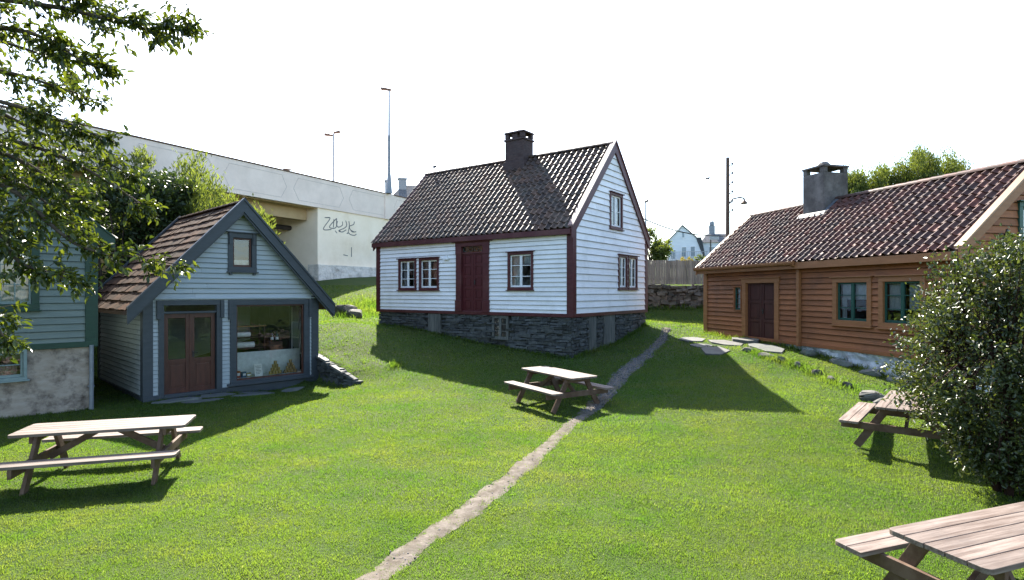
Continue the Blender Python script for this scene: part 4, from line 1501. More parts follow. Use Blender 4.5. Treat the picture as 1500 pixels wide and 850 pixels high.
# slabs in front of the shop
for i, (x, y, s, lab) in enumerate(((.55, -.45, (.55, .30, .01), 'dark slab before the left door leaf of the blue shop'), (1.55, -.40, (.45, .28, .01), 'dark slab before the right door leaf of the blue shop'),
                                    (2.5, -.48, (.5, .34, .01), 'dark slab below the left end of the shop window'), (3.5, -.42, (.48, .28, .01), 'dark slab below the right end of the shop window'),
                                    (1.0, -1.02, (.52, .26, .01), 'outer dark slab in front of the shop door'), (2.1, -1.05, (.5, .26, .01), 'outer dark slab in front of the wall between shop door and window'))):
    p = sorg + SX * x + SY * y
    rock('stone_slab', lab, 'stone slab', p.x, p.y, s, M['dark_slab'], 'slabs before the shop', 120 + i, .012, SR, True)
    EXC.append((p.x, p.y, .42))
p = sorg + SX * 4.4 + SY * -.95
rock('stone_slab', 'sunlit pale slab in the grass right of the shop window', 'stone slab', p.x, p.y, (.36, .15, .01), M['slab_stone'], None, 130, .015, SR, True)
EXC.append((p.x, p.y, .35))

# low dry stone wall right of shop
dw = thing('dry_stone_wall', 'low dark dry stone retaining wall curving from the shop corner', 'wall', (0, 0, 0))
mb = MB()
pts = [Vector(q_[:2]) for q_ in DWP]
tops = [q_[2] for q_ in DWP]
for i in range(4):
    a, b = pts[i], pts[i + 1]
    d = (b - a)
    ln = d.length
    d.normalize()
    n = Vector((d.y, -d.x))
    t0, t1 = tops[i], tops[i + 1]
    stones(mb, (a.x, a.y, 0), (d.x, d.y, 0), (n.x, n.y, 0), ln, lambda x: -.1, lambda x, t0=t0, t1=t1, ln=ln: t0 + (t1 - t0) * x / ln, (.06, .12), (.15, .4), .14, 140 + i, prot=.08)
mb.build('stonework', M['slate_stone'], dw, bevel=.01)
mb = MB()
for i, (f0, f1) in enumerate(((.02, .9), (.0, .55), (.25, .95), (.1, .7))):
    a, b = pts[i].lerp(pts[i + 1], f0), pts[i].lerp(pts[i + 1], f1)
    za_, zb_ = tops[i] + (tops[i + 1] - tops[i]) * f0, tops[i] + (tops[i + 1] - tops[i]) * f1
    d = (b - a).normalized()
    n = Vector((d.y, -d.x))
    mb.rnd = random.random()
    f_, k_ = .09 + random.uniform(-.03, .04), -.10 + random.uniform(-.05, .05)
    q = lambda P_, v, z: (P_.x + n.x * v, P_.y + n.y * v, z)
    mb.hexa([q(a, f_, za_ - .04), q(b, f_ - .03, zb_ - .04), q(b, k_, zb_ - .04), q(a, k_, za_ - .04), q(a, f_ - .01, za_ + .03), q(b, f_ - .05, zb_ + .02), q(b, k_, zb_ + .02), q(a, k_, za_ + .03)])
mb.build('coping', M['slab_stone'], dw, bevel=.012)
# rock outcrop behind the shop
for i, (px, py, Y, s, lab) in enumerate(((506, 436, 25.5, (.75, .45, .40), 'grey layered rock at the grass bank behind the shop eave'), (520, 452, 24.8, (.6, .35, .28), 'lower grey rock in front of the layered rock'),)):
    p = at(px, py, Y)
    rock('boulder', lab, 'rock', p.x, p.y, s, M['field_stone'], None, 150 + i, .15, -.4)

# ================================================================== FAR STONE WALL + FENCE (right of white house)
FA, FB = Vector((2.0, 27.2)), Vector((15.5, 28.6))
fd = (FB - FA)
FLn = fd.length
fd.normalize()
fn = Vector((fd.y, -fd.x))
sw_ = thing('stone_wall', 'grey field stone wall under the plank fence behind the houses', 'wall', (0, 0, 0))
mb = MB()
stones(mb, (FA.x, FA.y, 0), (fd.x, fd.y, 0), (fn.x, fn.y, 0), FLn, lambda x: 1.45, lambda x: 3.05 + .05 * math.sin(x * 1.7), (.12, .26), (.16, .45), .4, 160, prot=.14, jit=.06)
mb.rnd = .05
q = lambda u, v, z: (FA.x + fd.x * u + fn.x * v, FA.y + fd.y * u + fn.y * v, z)
mb.hexa([q(0, -.05, .8), q(FLn, -.05, .8), q(FLn, -.5, .8), q(0, -.5, .8), q(0, -.05, 3.0), q(FLn, -.05, 3.0), q(FLn, -.5, 3.0), q(0, -.5, 3.0)])
mb.build('stonework', M['wall_stone'], sw_, bevel=.04)
fe = thing('plank_fence', 'grey vertical plank fence standing on the field stone wall', 'fence', (0, 0, 0))
mb = MB()
x = 0
while x < FLn:
    ww = random.uniform(.095, .125)
    mb.rnd = random.random()
    z1 = 4.26 + random.uniform(-.02, .03)
    y0 = -.12 + random.uniform(-.008, .008)
    mb.hexa([q(x, y0, 3.08), q(x + ww, y0, 3.08), q(x + ww, y0 - .022, 3.08), q(x, y0 - .022, 3.08), q(x, y0, z1), q(x + ww, y0, z1), q(x + ww, y0 - .022, z1), q(x, y0 - .022, z1)])
    x += ww + .012
mb.build('plank_panel', M['fence_plank'], fe)
for zz in (3.35, 4.0):
    mb = MB()
    mb.bar(q(0, -.18, zz), q(FLn, -.18, zz), .09, .05, (fn.x, fn.y, 0)); mb.build('rail', M['fence_plank'], fe)
for k in range(7):
    mb = MB()
    u = 1.0 + k * 2.0
    mb.hexa([q(u, -.2, 2.95), q(u + .1, -.2, 2.95), q(u + .1, -.3, 2.95), q(u, -.3, 2.95), q(u, -.2, 4.2), q(u + .1, -.2, 4.2), q(u + .1, -.3, 4.2), q(u, -.3, 4.2)])
    mb.build('post', M['fence_plank'], fe)

# ================================================================== ROAD BRIDGE
BRR = math.atan2(.879, .477)
br = thing('road_bridge', 'pale concrete road bridge with graffiti on its abutment wall', 'bridge', (-12.3, 36.0, 0), BRR)
ZT, ZB = 9.90, 8.06          # parapet top / bottom
mb = MB()
mb.box(-60, 34, -.02, .30, ZB, ZT)
mb.box(6.2, 7.2, -.10, .30, ZB - .02, ZT + .01)
par = mb.build('parapet', M['concrete'], br, bevel=.02)
mb = MB()
mb.box(-60, 34, -.07, .36, ZT + .012, ZT + .07)
mb.build('parapet_cap', M['rail_metal'], par)
# faint slanted panel joints on the parapet
mb = MB()
def groove(a, b):
    mb.bar(a, b, .035, .006, (0, 1, 0))
k = 0
x = -58
while x < 32:
    fy = -.0245
    groove((x, fy, ZT - .25), (x + .35, fy, (ZT + ZB) / 2))
    groove((x + .35, fy, (ZT + ZB) / 2), (x - .05, fy, ZB + .25))
    groove((x + 1.2, fy, ZT - .25), (x + .85, fy, (ZT + ZB) / 2))
    groove((x + .85, fy, (ZT + ZB) / 2), (x + 1.25, fy, ZB + .25))
    groove((x + 1.2, fy, ZT - .25), (x + 4.6, fy, ZT - .25))
    groove((x + 1.25, fy, ZB + .25), (x + 4.55, fy, ZB + .25))
    x += 4.6
jm = plain('concrete_joint', (.58, .50, .45), .85)
mb.build('panel_joint', jm, par)
mb = MB()
mb.box(-60, 34, .30, 11, ZB + .2, ZB + .75)
mb.build('deck', M['concrete'], br)
mb = MB()
for y0 in (1.0, 4.4, 7.8):
    mb.box(-60, -.05, y0, y0 + .7, ZB - .75, ZB + .2)
mb.box(-60, -.05, .302, .9, ZB - .05, ZB + .2)
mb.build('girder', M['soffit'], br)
mb = MB()
mb.box(0, 34, .06, 10.5, 1.5, ZB + .2)
ab = mb.build('abutment', M['abut'], br, bevel=.02)
mb = MB()
mb.box(-.12, 34, -.14, .8, 1.5, 4.45)
mb.rnd = .5
mb.build('plinth', pmat('whitewashed_plinth', (.60, .55, .49), (.76, .70, .63), (1.2, 1.2, 5), .9, .2, .8, bscale=3.5, dirt=(.20, .18, .16), dirt_scale=1.6, dirt_amt=.7, dist=.15), ab)
# graffiti scrawl
mb = MB()
def gp(zx, zy):
    px, py = 460 + zx / 14.16, 300 + zy / 14.16
    kx = (px - 750) / F
    t = (kx * 36 + 12.3) / (.477 - kx * .879)
    Zd = 36 + .879 * t
    return (t, .052, CAMZ + (428 - py) / F * Zd)
strokes = [[(260, 270), (345, 285), (205, 505), (370, 515)], [(235, 265), (330, 270)], [(480, 285), (330, 460), (465, 475), (480, 285)], [(425, 300), (415, 470)],
           [(500, 340), (485, 420), (520, 465), (600, 425), (600, 350)], [(670, 330), (690, 420), (650, 480), (525, 540), (600, 565), (680, 520)],
           [(735, 340), (745, 440), (715, 600)], [(850, 350), (830, 410), (745, 455), (800, 560), (885, 560)], [(450, 540), (490, 590)], [(690, 600), (730, 585), (770, 620), (850, 635), (890, 610)],
           [(520, 545), (560, 545)], [(780, 530), (850, 570)]]
for s in strokes:
    P = spline([(a, b) for a, b in s], 4 * len(s))
    P = [Vector(gp(a, b)) for a, b in P]
    for a, b in zip(P, P[1:]):
        mb.bar(a, b + (b - a) * .1, .055, .008, (0, 1, 0))
for a in ((455, 5.6), (420, 5.3)):
    pass
mb.bar((2.95, .052, 5.1), (2.95, .052, 5.75), .06, .008, (0, 1, 0))
mb.bar((2.2, .052, 5.2), (2.6, .052, 5.15), .05, .008, (0, 1, 0))
mb.build('graffiti', M['spray'], ab)
# added wall that keeps light out from under the span
mb = MB(); mb.box(-60, -.0, 9.6, 10.2, 0, ZB + .2); mb.build('light_block_wall', M['soffit'], br)
# pipes and column under the span
mb = MB()
mb.tube([(-.0, 2.6, 6.9), (-10, 2.6, 6.9)], .16, n=10)
mb.tube([(-.0, 3.4, 5.9), (-9, 3.4, 5.9)], .22, n=10)
mb.build('pipe', M['dark_metal'], br)
mb = MB()
mb.box(-3.2, -2.5, 4.5, 5.2, 1.5, ZB - .7)
mb.box(-16, -15, 4.0, 5.0, .5, ZB - .7)
mb.box(-30, -29, 4.0, 5.0, .0, ZB - .7)
mb.build('column', M['abut'], br)


def street_lamp(top, base_z, heads, label, r0=.06, r1=.035, cone=False, mat='steel'):
    t = thing('street_lamp', label, 'street lamp', (top.x, top.y, base_z), 0, None)
    h = top.z - base_z
    mb = MB()
    mb.tube([(0, 0, 0), (0, 0, h * .5), (0, 0, h)], r0, r1, n=8)
    mb.build('pole', M[mat], t)
    if cone:
        mb = MB(); mb.lathe([(.25, 0), (.23, .15), (.14, 1.3), (.12, 1.5), (.115, 4.2), (.06, 4.3)], 12); mb.build('pole_base', M['zinc'], t)
    for dx, dz, ln in heads:
        mb = MB()
        s = 1 if ln > 0 else -1
        a = abs(ln)
        mb.hexa([(dx, -.14, dz), (dx + s * a, -.16, dz + .05), (dx + s * a, .16, dz + .05), (dx, .14, dz),
                 (dx, -.10, dz + .12), (dx + s * a, -.10, dz + .26), (dx + s * a, .10, dz + .26), (dx, .10, dz + .12)] if s > 0 else
                [(dx - a, -.16, dz + .05), (dx, -.14, dz), (dx, .14, dz), (dx - a, .16, dz + .05),
                 (dx - a, -.10, dz + .26), (dx, -.10, dz + .12), (dx, .10, dz + .12), (dx - a, .10, dz + .26)])
        mb.build('lamp_head', M['rail_metal'], t, bevel=.03)
    return t


p = at(488.5, 196, 44)
street_lamp(p, 8.8, [(.0, p.z - 8.8, .5), (-.05, p.z - 8.8 - .2, -.65)], 'thin double headed street lamp rising behind the bridge parapet', .10, .075)
p = at(570, 131, 41.5)
street_lamp(p, 9.93, [(.15, p.z - 9.93 - .1, -.75)], 'tallest street lamp with a flared grey base on the parapet', .11, .07, cone=True)
p = at(428, 250, 58)
street_lamp(p, 8.6, [(0, p.z - 8.6, -.9)], 'street lamp head just peeping over the bridge parapet', .05, .04)
p = at(946, 295, 47)
street_lamp(p, 4.2, [(-.1, p.z - 4.2 - .1, .32)], 'small lone street lamp beside the white gable edge', .09, .07)

# ---- building beyond the bridge
def simple_house(label, loc, rz, L_, W_, z1, ridge, wallm, roofm, chim=(), wins=(), hip=0, name='distant_house', cat='house', zb=0, pots=True):
    t = thing(name, label, cat, loc, rz)
    mb = MB()
    mb.prism([(0, 0, zb), (0, 0, z1), (0, W_ / 2, ridge if not hip else z1 + .01), (0, W_, z1), (0, W_, zb)], (L_, 0, 0))
    mb.build('wall', wallm, t)
    mb = MB()
    if hip:
        o = .4
        a = [(-o, -o, z1), (L_ + o, -o, z1), (L_ + o, W_ + o, z1), (-o, W_ + o, z1), (hip, W_ / 2, ridge), (L_ - hip, W_ / 2, ridge)]
        mb.mesh(a, [(0, 1, 5, 4), (1, 2, 5), (2, 3, 4, 5), (3, 0, 4), (3, 2, 1, 0)])
    else:
        s = (ridge - z1) / (W_ / 2)
        for y0, y1 in ((-.35, W_ / 2), (W_ + .35, W_ / 2)):
            z0_ = z1 - .35 * s + .05
            mb.prism([(-.3, y0, z0_), (-.3, y1, ridge + .05), (-.3, y1, ridge + .2), (-.3, y0, z0_ + .15)], (L_ + .6, 0, 0))
    rf = mb.build('roof', roofm, t)
    for (cx, cy, z0_, z1_, s) in chim:
        mb = MB()
        mb.box(cx - s, cx + s, cy - s, cy + s, z0_, z1_)
        mb.box(cx - s * 1.2, cx + s * 1.2, cy - s * 1.2, cy + s * 1.2, z1_, z1_ + .18)
        mb.build('chimney', M['zinc'] if pots else M['chimney_grey'], rf)
    for (x0, x1, z0_, z1_, face) in wins:
        wx = abs(x1 - x0)
        pos = ((x0 + x1) / 2, -.0, (z0_ + z1_) / 2) if face == 'f' else (0, (x0 + x1) / 2, (z0_ + z1_) / 2) if face == 'l' else (L_, (x0 + x1) / 2, (z0_ + z1_) / 2)
        rr = 0 if face == 'f' else R(-90) if face == 'l' else R(90)
        mb = MB()
        hh = z1_ - z0_
        mb.box(-wx / 2 - .1, wx / 2 + .1, -.06, -.002, -hh / 2 - .1, -hh / 2)
        mb.box(-wx / 2 - .1, wx / 2 + .1, -.06, -.002, hh / 2, hh / 2 + .1)
        mb.box(-wx / 2 - .1, -wx / 2, -.06, -.002, -hh / 2, hh / 2)
        mb.box(wx / 2, wx / 2 + .1, -.06, -.002, -hh / 2, hh / 2)
        mb.box(-.04, .04, -.05, -.002, -hh / 2, hh / 2)
        mb.box(-wx / 2, wx / 2, -.05, -.002, -.03, .03)
        wi = mb.build('window', M['white_frame'], t, loc=pos, rz=rr)
        mb = MB(); mb.box(-wx / 2, wx / 2, -.02, -.001, -hh / 2, hh / 2)
        mb.build('pane', M['far_glass'], wi)
    return t


M['far_glass'] = plain('distant_glass', (.12, .19, .25), .12, spec=.7)
M['far_white'] = pmat('distant_white_paint', (.66, .69, .73), (.76, .78, .8), (1, 1, 6), .6, .3, .1)
M['far_slate'] = pmat('distant_slate', (.09, .09, .095), (.17, .165, .165), 4, .85, .2, .3)
M['far_dark'] = pmat('distant_dark_slate', (.03, .035, .04), (.06, .065, .07), 4, .6, .4, .2)
p = at(560, 300, 72)
dh = simple_house('grey slate roofed building with two chimneys beyond the bridge', (p.x, p.y, 0), R(18), 10.0, 9, 13.4, 17.3, M['far_white'], M['far_slate'],
                  chim=((1.0, 3.4, 13, 17.4, .34), (3.0, 4.0, 14, 17.9, .5)), hip=3.2)

# ---- white house on the hill, right background
Yh = 58
p = at(978, 384, Yh)
wx_ = Yh / F
hz = p.z
hhse = thing('distant_house', 'distant white clapboard house with slate gambrel roof and balcony railing', 'house', (p.x, p.y, 0), R(-14))
mb = MB()
Wd = 3.65
prof = [(0, hz - 3), (0, hz + 2.2), (.35, hz + 2.45), (1.45, hz + 3.65), (2.75, hz + 2.45), (3.55, hz + .25), (3.55, hz - 3)]
mb.prism([(a, 0, z) for a, z in prof], (0, 6, 0))
mb.build('wall', M['far_white'], hhse)
mb = MB()
rp_ = [(-.25, hz + 2.05), (.30, hz + 2.52), (1.45, hz + 3.78), (2.82, hz + 2.52), (3.70, hz + .2)]
for a, b in zip(rp_, rp_[1:]):
    mb.prism([(a[0], -.15, a[1]), (b[0], -.15, b[1]), (b[0], -.15, b[1] - .1), (a[0], -.15, a[1] - .1)], (0, 6.3, 0))
mb.build('roof', M['far_slate'], hhse)
mb = MB()
mb.box(3.4, 6.4, 1.2, 5.2, hz - 3, hz + 2.0)
mb.build('wing', M['far_white'], hhse)
mb = MB()
mb.hexa([(3.3, 1.0, hz + 2.0), (6.6, 1.0, hz + 2.0), (6.6, 5.4, hz + 2.0), (3.3, 5.4, hz + 2.0), (4.0, 2.4, hz + 3.0), (5.9, 2.4, hz + 3.0), (5.9, 4.0, hz + 3.0), (4.0, 4.0, hz + 3.0)])
wr_ = mb.build('wing_roof', M['far_slate'], hhse)
mb = MB()
mb.box(4.25, 4.85, 2.6, 3.2, hz + 2.6, hz + 3.9)
mb.lathe([(.22, hz + 3.9), (.26, hz + 4.0), (.24, hz + 4.3), (.12, hz + 4.4)], 10, (4.55, 2.9, 0))
mb.build('chimney', M['zinc'], wr_)
mb = MB()
mb.hexa([(2.9, .25, hz + .3), (3.75, .25, hz + .3), (3.75, 5, hz + .3), (2.9, 5, hz + .3), (2.75, .25, hz + 2.5), (3.3, .25, hz + 2.5), (3.3, 5, hz + 2.5), (2.75, 5, hz + 2.5)])
mb.build('mansard', M['far_dark'], hhse)
for (cx, cz, ww, hh) in ((1.52, hz + 2.75, .22, .55), (.55, hz + .75, .42, .9), (1.6, hz + 1.0, .42, .95), (2.45, hz + 1.05, .40, .95)):
    mb = MB()
    mb.box(-ww / 2 - .07, ww / 2 + .07, -.05, -.002, -hh / 2 - .07, -hh / 2); mb.box(-ww / 2 - .07, ww / 2 + .07, -.05, -.002, hh / 2, hh / 2 + .07)
    mb.box(-ww / 2 - .07, -ww / 2, -.05, -.002, -hh / 2, hh / 2); mb.box(ww / 2, ww / 2 + .07, -.05, -.002, -hh / 2, hh / 2)
    wi = mb.build('window', M['white_frame'], hhse, loc=(cx, 0, cz))
    mb = MB(); mb.box(-ww / 2, ww / 2, -.02, -.001, -hh / 2, hh / 2); mb.build('pane', M['far_glass'], wi)
for cx in (4.4, 5.5):
    mb = MB(); mb.box(-.35, -.28, -.05, -.002, -.5, .5); mb.box(.28, .35, -.05, -.002, -.5, .5); mb.box(-.28, .28, -.05, -.002, .43, .5); mb.box(-.28, .28, -.05, -.002, -.5, -.43)
    wi = mb.build('window', M['white_frame'], hhse, loc=(cx, 1.2, hz + 1.1))
    mb = MB(); mb.box(-.28, .28, -.02, -.001, -.43, .43); mb.build('pane', M['far_glass'], wi)
mb = MB()
for k in range(22):
    xx = -.1 + k * .18
    mb.tube([(xx, -1.0, hz - .1), (xx, -1.0, hz + .95)], .018, n=5)
mb.bar((-.15, -1, hz + .95), (3.8, -1, hz + .95), .06, .05)
mb.bar((-.15, -1, hz + .1), (3.8, -1, hz + .1), .05, .04)
mb.bar((-.1, -1, hz - .14), (3.8, -1, hz - .14), .1, 1.9, (0, 1, 0))
mb.build('balcony_railing', M['steel'], hhse)
# ---- house hidden behind the brown roof: chimneys and an aerial show
p = at(1232, 300, 40)
bhh = simple_house('house behind the brown roof with only its chimney tops and aerial showing', (p.x, p.y, 0), R(-10), 6.5, 5, 6.9, 8.1, M['far_white'], M['far_slate'], zb=3,
                   chim=((.35, 2.4, 7.5, 10.35, .35), (5.0, 2.4, 7.5, 10.8, .3)), pots=False)
mb = MB()
mb.tube([(-.3, 2.4, 7.2), (-.3, 2.4, 11.2)], .025, n=6)
mb.tube([(-.65, 2.4, 10.8), (.1, 2.4, 10.8)], .02, n=6)
mb.tube([(-.3, 2.0, 10.6), (-.3, 2.8, 10.6)], .02, n=6)
mb.build('aerial', M['steel'], bhh)

# ---- utility pole with lamp arm
p = at(1066, 231, 38)
up = thing('utility_pole', 'tall brown utility pole with lamp arm left of the brown roof', 'utility pole', (p.x, p.y, 3.0))
h = p.z - 3.0
mb = MB(); mb.tube([(0, 0, -.3), (0, 0, h / 2), (0, 0, h)], .15, .11, n=12); mb.build('pole', M['brown_pole'], up)
for k in range(6):
    mb = MB()
    zz = h - .55 - k * .62
    mb.tube([(.1, 0, zz), (.3, 0, zz), (.3, 0, zz + .1)], .03, n=6)
    mb.lathe([(.05, zz + .06), (.075, zz + .12), (.05, zz + .22)], 8, (.3, 0, 0))
    mb.build('insulator', M['dark_metal'], up)
za = h - (292 - 231) / F * 38
mb = MB()
mb.tube([(.05, 0, za - .35), (.35, 0, za + .02), (.8, 0, za + .12), (1.1, 0, za + .06)], .05, n=6)
la = mb.build('lamp_arm', M['dark_metal'], up)
mb = MB(); mb.lathe([(.02, .05), (.05, 0), (.07, -.12), (.22, -.28), (.20, -.36)], 12, (1.1, 0, za + .04)); mb.build('lamp_shade', M['rail_metal'], la)
# overhead wire
mb = MB()
a, b = at(1062, 346, 38), at(945, 311, 31)
c = at(700, 215, 20)
pts = []
for k in range(17):
    t = k / 16
    q_ = a.lerp(b + (b - a) * .35, t)
    q_.z -= .9 * math.sin(math.pi * t) * .6
    pts.append(q_)
mb.tube(pts, .034, n=6)
tag(mb.build('overhead_wire', M['dark_metal']), 'thin overhead wire sagging from the utility pole to the white gable', 'wire')
# bird
p = at(1036, 262, 30)
bm = MB()
P_ = [(0, -.16, .01), (0, -.10, .015), (0, -.02, 0), (0, .06, 0), (0, .14, .01), (0, .20, .01)]
R_ = [.008, .035, .055, .05, .02, .03]
vs_, n_ = [], 8
for (x_, y_, z_), r_ in zip(P_, R_):
    vs_ += [(x_ + r_ * math.cos(k * math.pi / 4), y_, z_ + r_ * .8 * math.sin(k * math.pi / 4)) for k in range(n_)]
m_ = len(vs_)
fs = [(i * 8 + k, i * 8 + (k + 1) % 8, i * 8 + 8 + (k + 1) % 8, i * 8 + 8 + k) for i in range(5) for k in range(8)]
for s_ in (-1, 1):
    o_ = len(vs_)
    vs_ += [(s_ * .03, -.05, .02), (s_ * .03, .06, .02), (s_ * .15, .04, .07), (s_ * .15, -.07, .07), (s_ * .27, .05, .05),
            (s_ * .03, -.05, .0), (s_ * .03, .06, .0), (s_ * .15, .04, .05), (s_ * .15, -.07, .05), (s_ * .27, .05, .045)]
    fs += [(o_, o_ + 1, o_ + 2, o_ + 3), (o_ + 3, o_ + 2, o_ + 4), (o_ + 8, o_ + 7, o_ + 6, o_ + 5), (o_ + 9, o_ + 7, o_ + 8), (o_, o_ + 3, o_ + 8, o_ + 5), (o_ + 1, o_ + 6, o_ + 7, o_ + 2)]
bm.mesh(vs_, fs)
bo = bm.build('bird', M['dark_metal'], None, smooth=True)
bo.location = p
bo.rotation_euler = (R(25), R(-12), R(35))
tag(bo, 'small dark bird flying in the pale sky left of the pole', 'bird')
# road sign by the far house
p = at(1041, 345, 52)
rs = thing('road_sign', 'grey backed road sign on a dark post before the distant house', 'sign', (p.x, p.y, 3.5))
mb = MB(); mb.tube([(0, 0, 0), (0, 0, p.z - 3.5)], .06, n=8); mb.build('post', M['dark_metal'], rs)
mb = MB(); mb.box(-.1, .75, -.06, -.03, p.z - 3.9, p.z - 3.55); mb.build('sign_panel', M['steel'], rs, bevel=.01)

# ================================================================== PICNIC TABLES
def plank(mb, x0, x1, y0, y1, z0, z1, chop=(0, 0, 0, 0)):
    """plank along x; chop: corner radii at (x0y0, x1y0, x1y1, x0y1)"""
    P = []
    for (cx, cy, sx, sy, r, a0) in ((x0, y0, 1, 1, chop[0], 180), (x1, y0, -1, 1, chop[1], 270), (x1, y1, -1, -1, chop[2], 0), (x0, y1, 1, -1, chop[3], 90)):
        if r <= 0:
            P.append((cx, cy))
        else:
            for k in range(4):
                t = R(a0 + 30 * k)
                P.append((cx + sx * r + r * math.cos(t), cy + sy * r + r * math.sin(t)))
    mb.rnd = random.random()
    mb.prism([(a, b, z0) for a, b in P], (0, 0, z1 - z0))


def picnic_table(L_=2.05):
    t = thing('picnic_table', '', 'picnic table', group='picnic tables on the lawn')
    H, hb = .75, .45
    mb = MB()
    n, wd, gap = 5, .144, .009
    tot = n * wd + (n - 1) * gap
    for k in range(n):
        y0 = -tot / 2 + k * (wd + gap)
        c = .05
        ch = (c, c, 0, 0) if k == 0 else (0, 0, c, c) if k == n - 1 else (0, 0, 0, 0)
        j = random.uniform(-.004, .004)
        plank(mb, -L_ / 2 + j, L_ / 2 + j, y0, y0 + wd, H - .042, H, ch)
    mb.build('table_top', M['table_wood'], t, bevel=.004)
    for s in (-1, 1):
        mb = MB()
        for k in range(2):
            y0 = .60 + k * .145
            c = .05
            a, b = (y0, y0 + .137)
            if s < 0:
                a, b = -b, -a
            outer = (k == 1)
            ch = ((c, c, 0, 0) if s < 0 else (0, 0, c, c)) if outer else (0, 0, 0, 0)
            plank(mb, -L_ / 2 + random.uniform(-.003, .003), L_ / 2, a, b, hb - .042, hb, ch)
        mb.build('seat', M['table_wood'], t, bevel=.004)
    for sx in (-1, 1):
        xx = sx * (L_ / 2 - .30)
        for sy in (-1, 1):
            mb = MB()
            mb.bar((xx, sy * .24, H - .045), (xx, sy * .66, -.03), .12, .045, (1, 0, 0))
            mb.build('leg', M['leg_wood'], t, bevel=.004)
        mb = MB(); mb.box(xx + sx * .024, xx + sx * .068, -.88, .88, hb - .165, hb - .044); mb.build('seat_beam', M['leg_wood'], t, bevel=.004)
        mb = MB(); mb.box(xx + sx * .024, xx + sx * .068, -.34, .34, H - .14, H - .044); mb.build('top_beam', M['leg_wood'], t, bevel=.004)
        mb = MB(); mb.bar((xx - sx * .03, 0, hb - .12), (xx - sx * .62, 0, H - .06), .09, .045, (0, 1, 0)); mb.build('brace', M['leg_wood'], t, bevel=.004)
    return t


pt = picnic_table()
for i, (x, y, rz, sc_, lab) in enumerate(((-5.95, 8.36, R(17), (1.05, 1.0, 1.0), 'picnic table beside the mint green house at the left'),
                                    (1.08, 13.45, R(-58), (1, 1, 1), 'picnic table standing over the dirt path before the white house'),
                                    (6.62, 9.42, R(50), (.95, 1, .92), 'picnic table half hidden behind the glossy bush'),
                                    (4.17, 4.65, R(19.6), (1, 1, 1), 'nearest picnic table cut off by the lower right corner'))):
    t = pt if i == 0 else copy_tree(pt)
    zs = [g1(x + dx, y + dy) for dx in (-.6, .6) for dy in (-.5, .5)]
    t.location = (x, y, sum(zs) / 4 + .0)
    t.rotation_euler.z = rz
    t.scale = sc_
    t['label'] = lab

# ================================================================== VEGETATION
def leaves(name, P, D, Nn, S, mat, parent=None, wid=.5, fold=.18, simple=False):
    n = len(P)
    D = D / np.linalg.norm(D, axis=1)[:, None]
    side = np.cross(Nn, D)
    side /= np.maximum(np.linalg.norm(side, axis=1), 1e-6)[:, None]
    nn = np.cross(D, side)
    S = S[:, None]
    W_ = S * wid * .5
    if simple:
        v = np.stack([P, P + D * S * .5 + side * W_ + nn * S * fold * .5, P + D * S, P + D * S * .5 - side * W_ + nn * S * fold * .5], 1).reshape(-1, 3)
        b = np.arange(n)[:, None] * 4
        f = np.concatenate([b + np.array([[0, 1, 2]]), b + np.array([[0, 2, 3]])], 1).reshape(-1, 3)
    else:
        tip = P + D * S - nn * S * .12
        v = np.stack([P, P + D * S * .30 + side * W_ * .9 + nn * S * fold, P + D * S * .68 + side * W_ * .8 + nn * S * fold * .7, tip,
                      P + D * S * .68 - side * W_ * .8 + nn * S * fold * .7, P + D * S * .30 - side * W_ * .9 + nn * S * fold], 1).reshape(-1, 3)
        b = np.arange(n)[:, None] * 6
        f = np.concatenate([b + np.array([[0, 1, 2, 3]]), b + np.array([[0, 3, 4, 5]])], 1).reshape(-1, 4)
    r = np.repeat(rng.random(n), 2)
    return npmesh(name, v, f, mat, parent, rnd=r)


def unit(n):
    v = rng.normal(0, 1, (n, 3))
    return v / np.linalg.norm(v, axis=1)[:, None]


M['cherry_leaf'] = leafmat('foreground_leaf', (.020, .036, .008), (.075, .100, .022), .40, (2.3, 2.1, .7), .34, .5)
M['bush_leaf'] = leafmat('glossy_leaf', (.022, .036, .013), (.070, .088, .032), .28, (2.2, 2.1, .8), .34, .5)
M['willow_leaf'] = leafmat('willow_leaf', (.055, .078, .022), (.12, .15, .040), .48, (2.2, 2.1, .9), .5, .3)
M['dark_leaf'] = leafmat('dark_leaf', (.018, .032, .012), (.045, .07, .02), .3, (2, 2, .8), .45, .35)
M['young_leaf'] = leafmat('young_leaf', (.06, .08, .02), (.12, .15, .035), .45, (2.0, 1.9, .8), .5, .3)
M['yellow_leaf'] = leafmat('yellow_bloom', (.22, .20, .03), (.55, .45, .06), .3, (1.2, 1.1, .6), .6, .2)


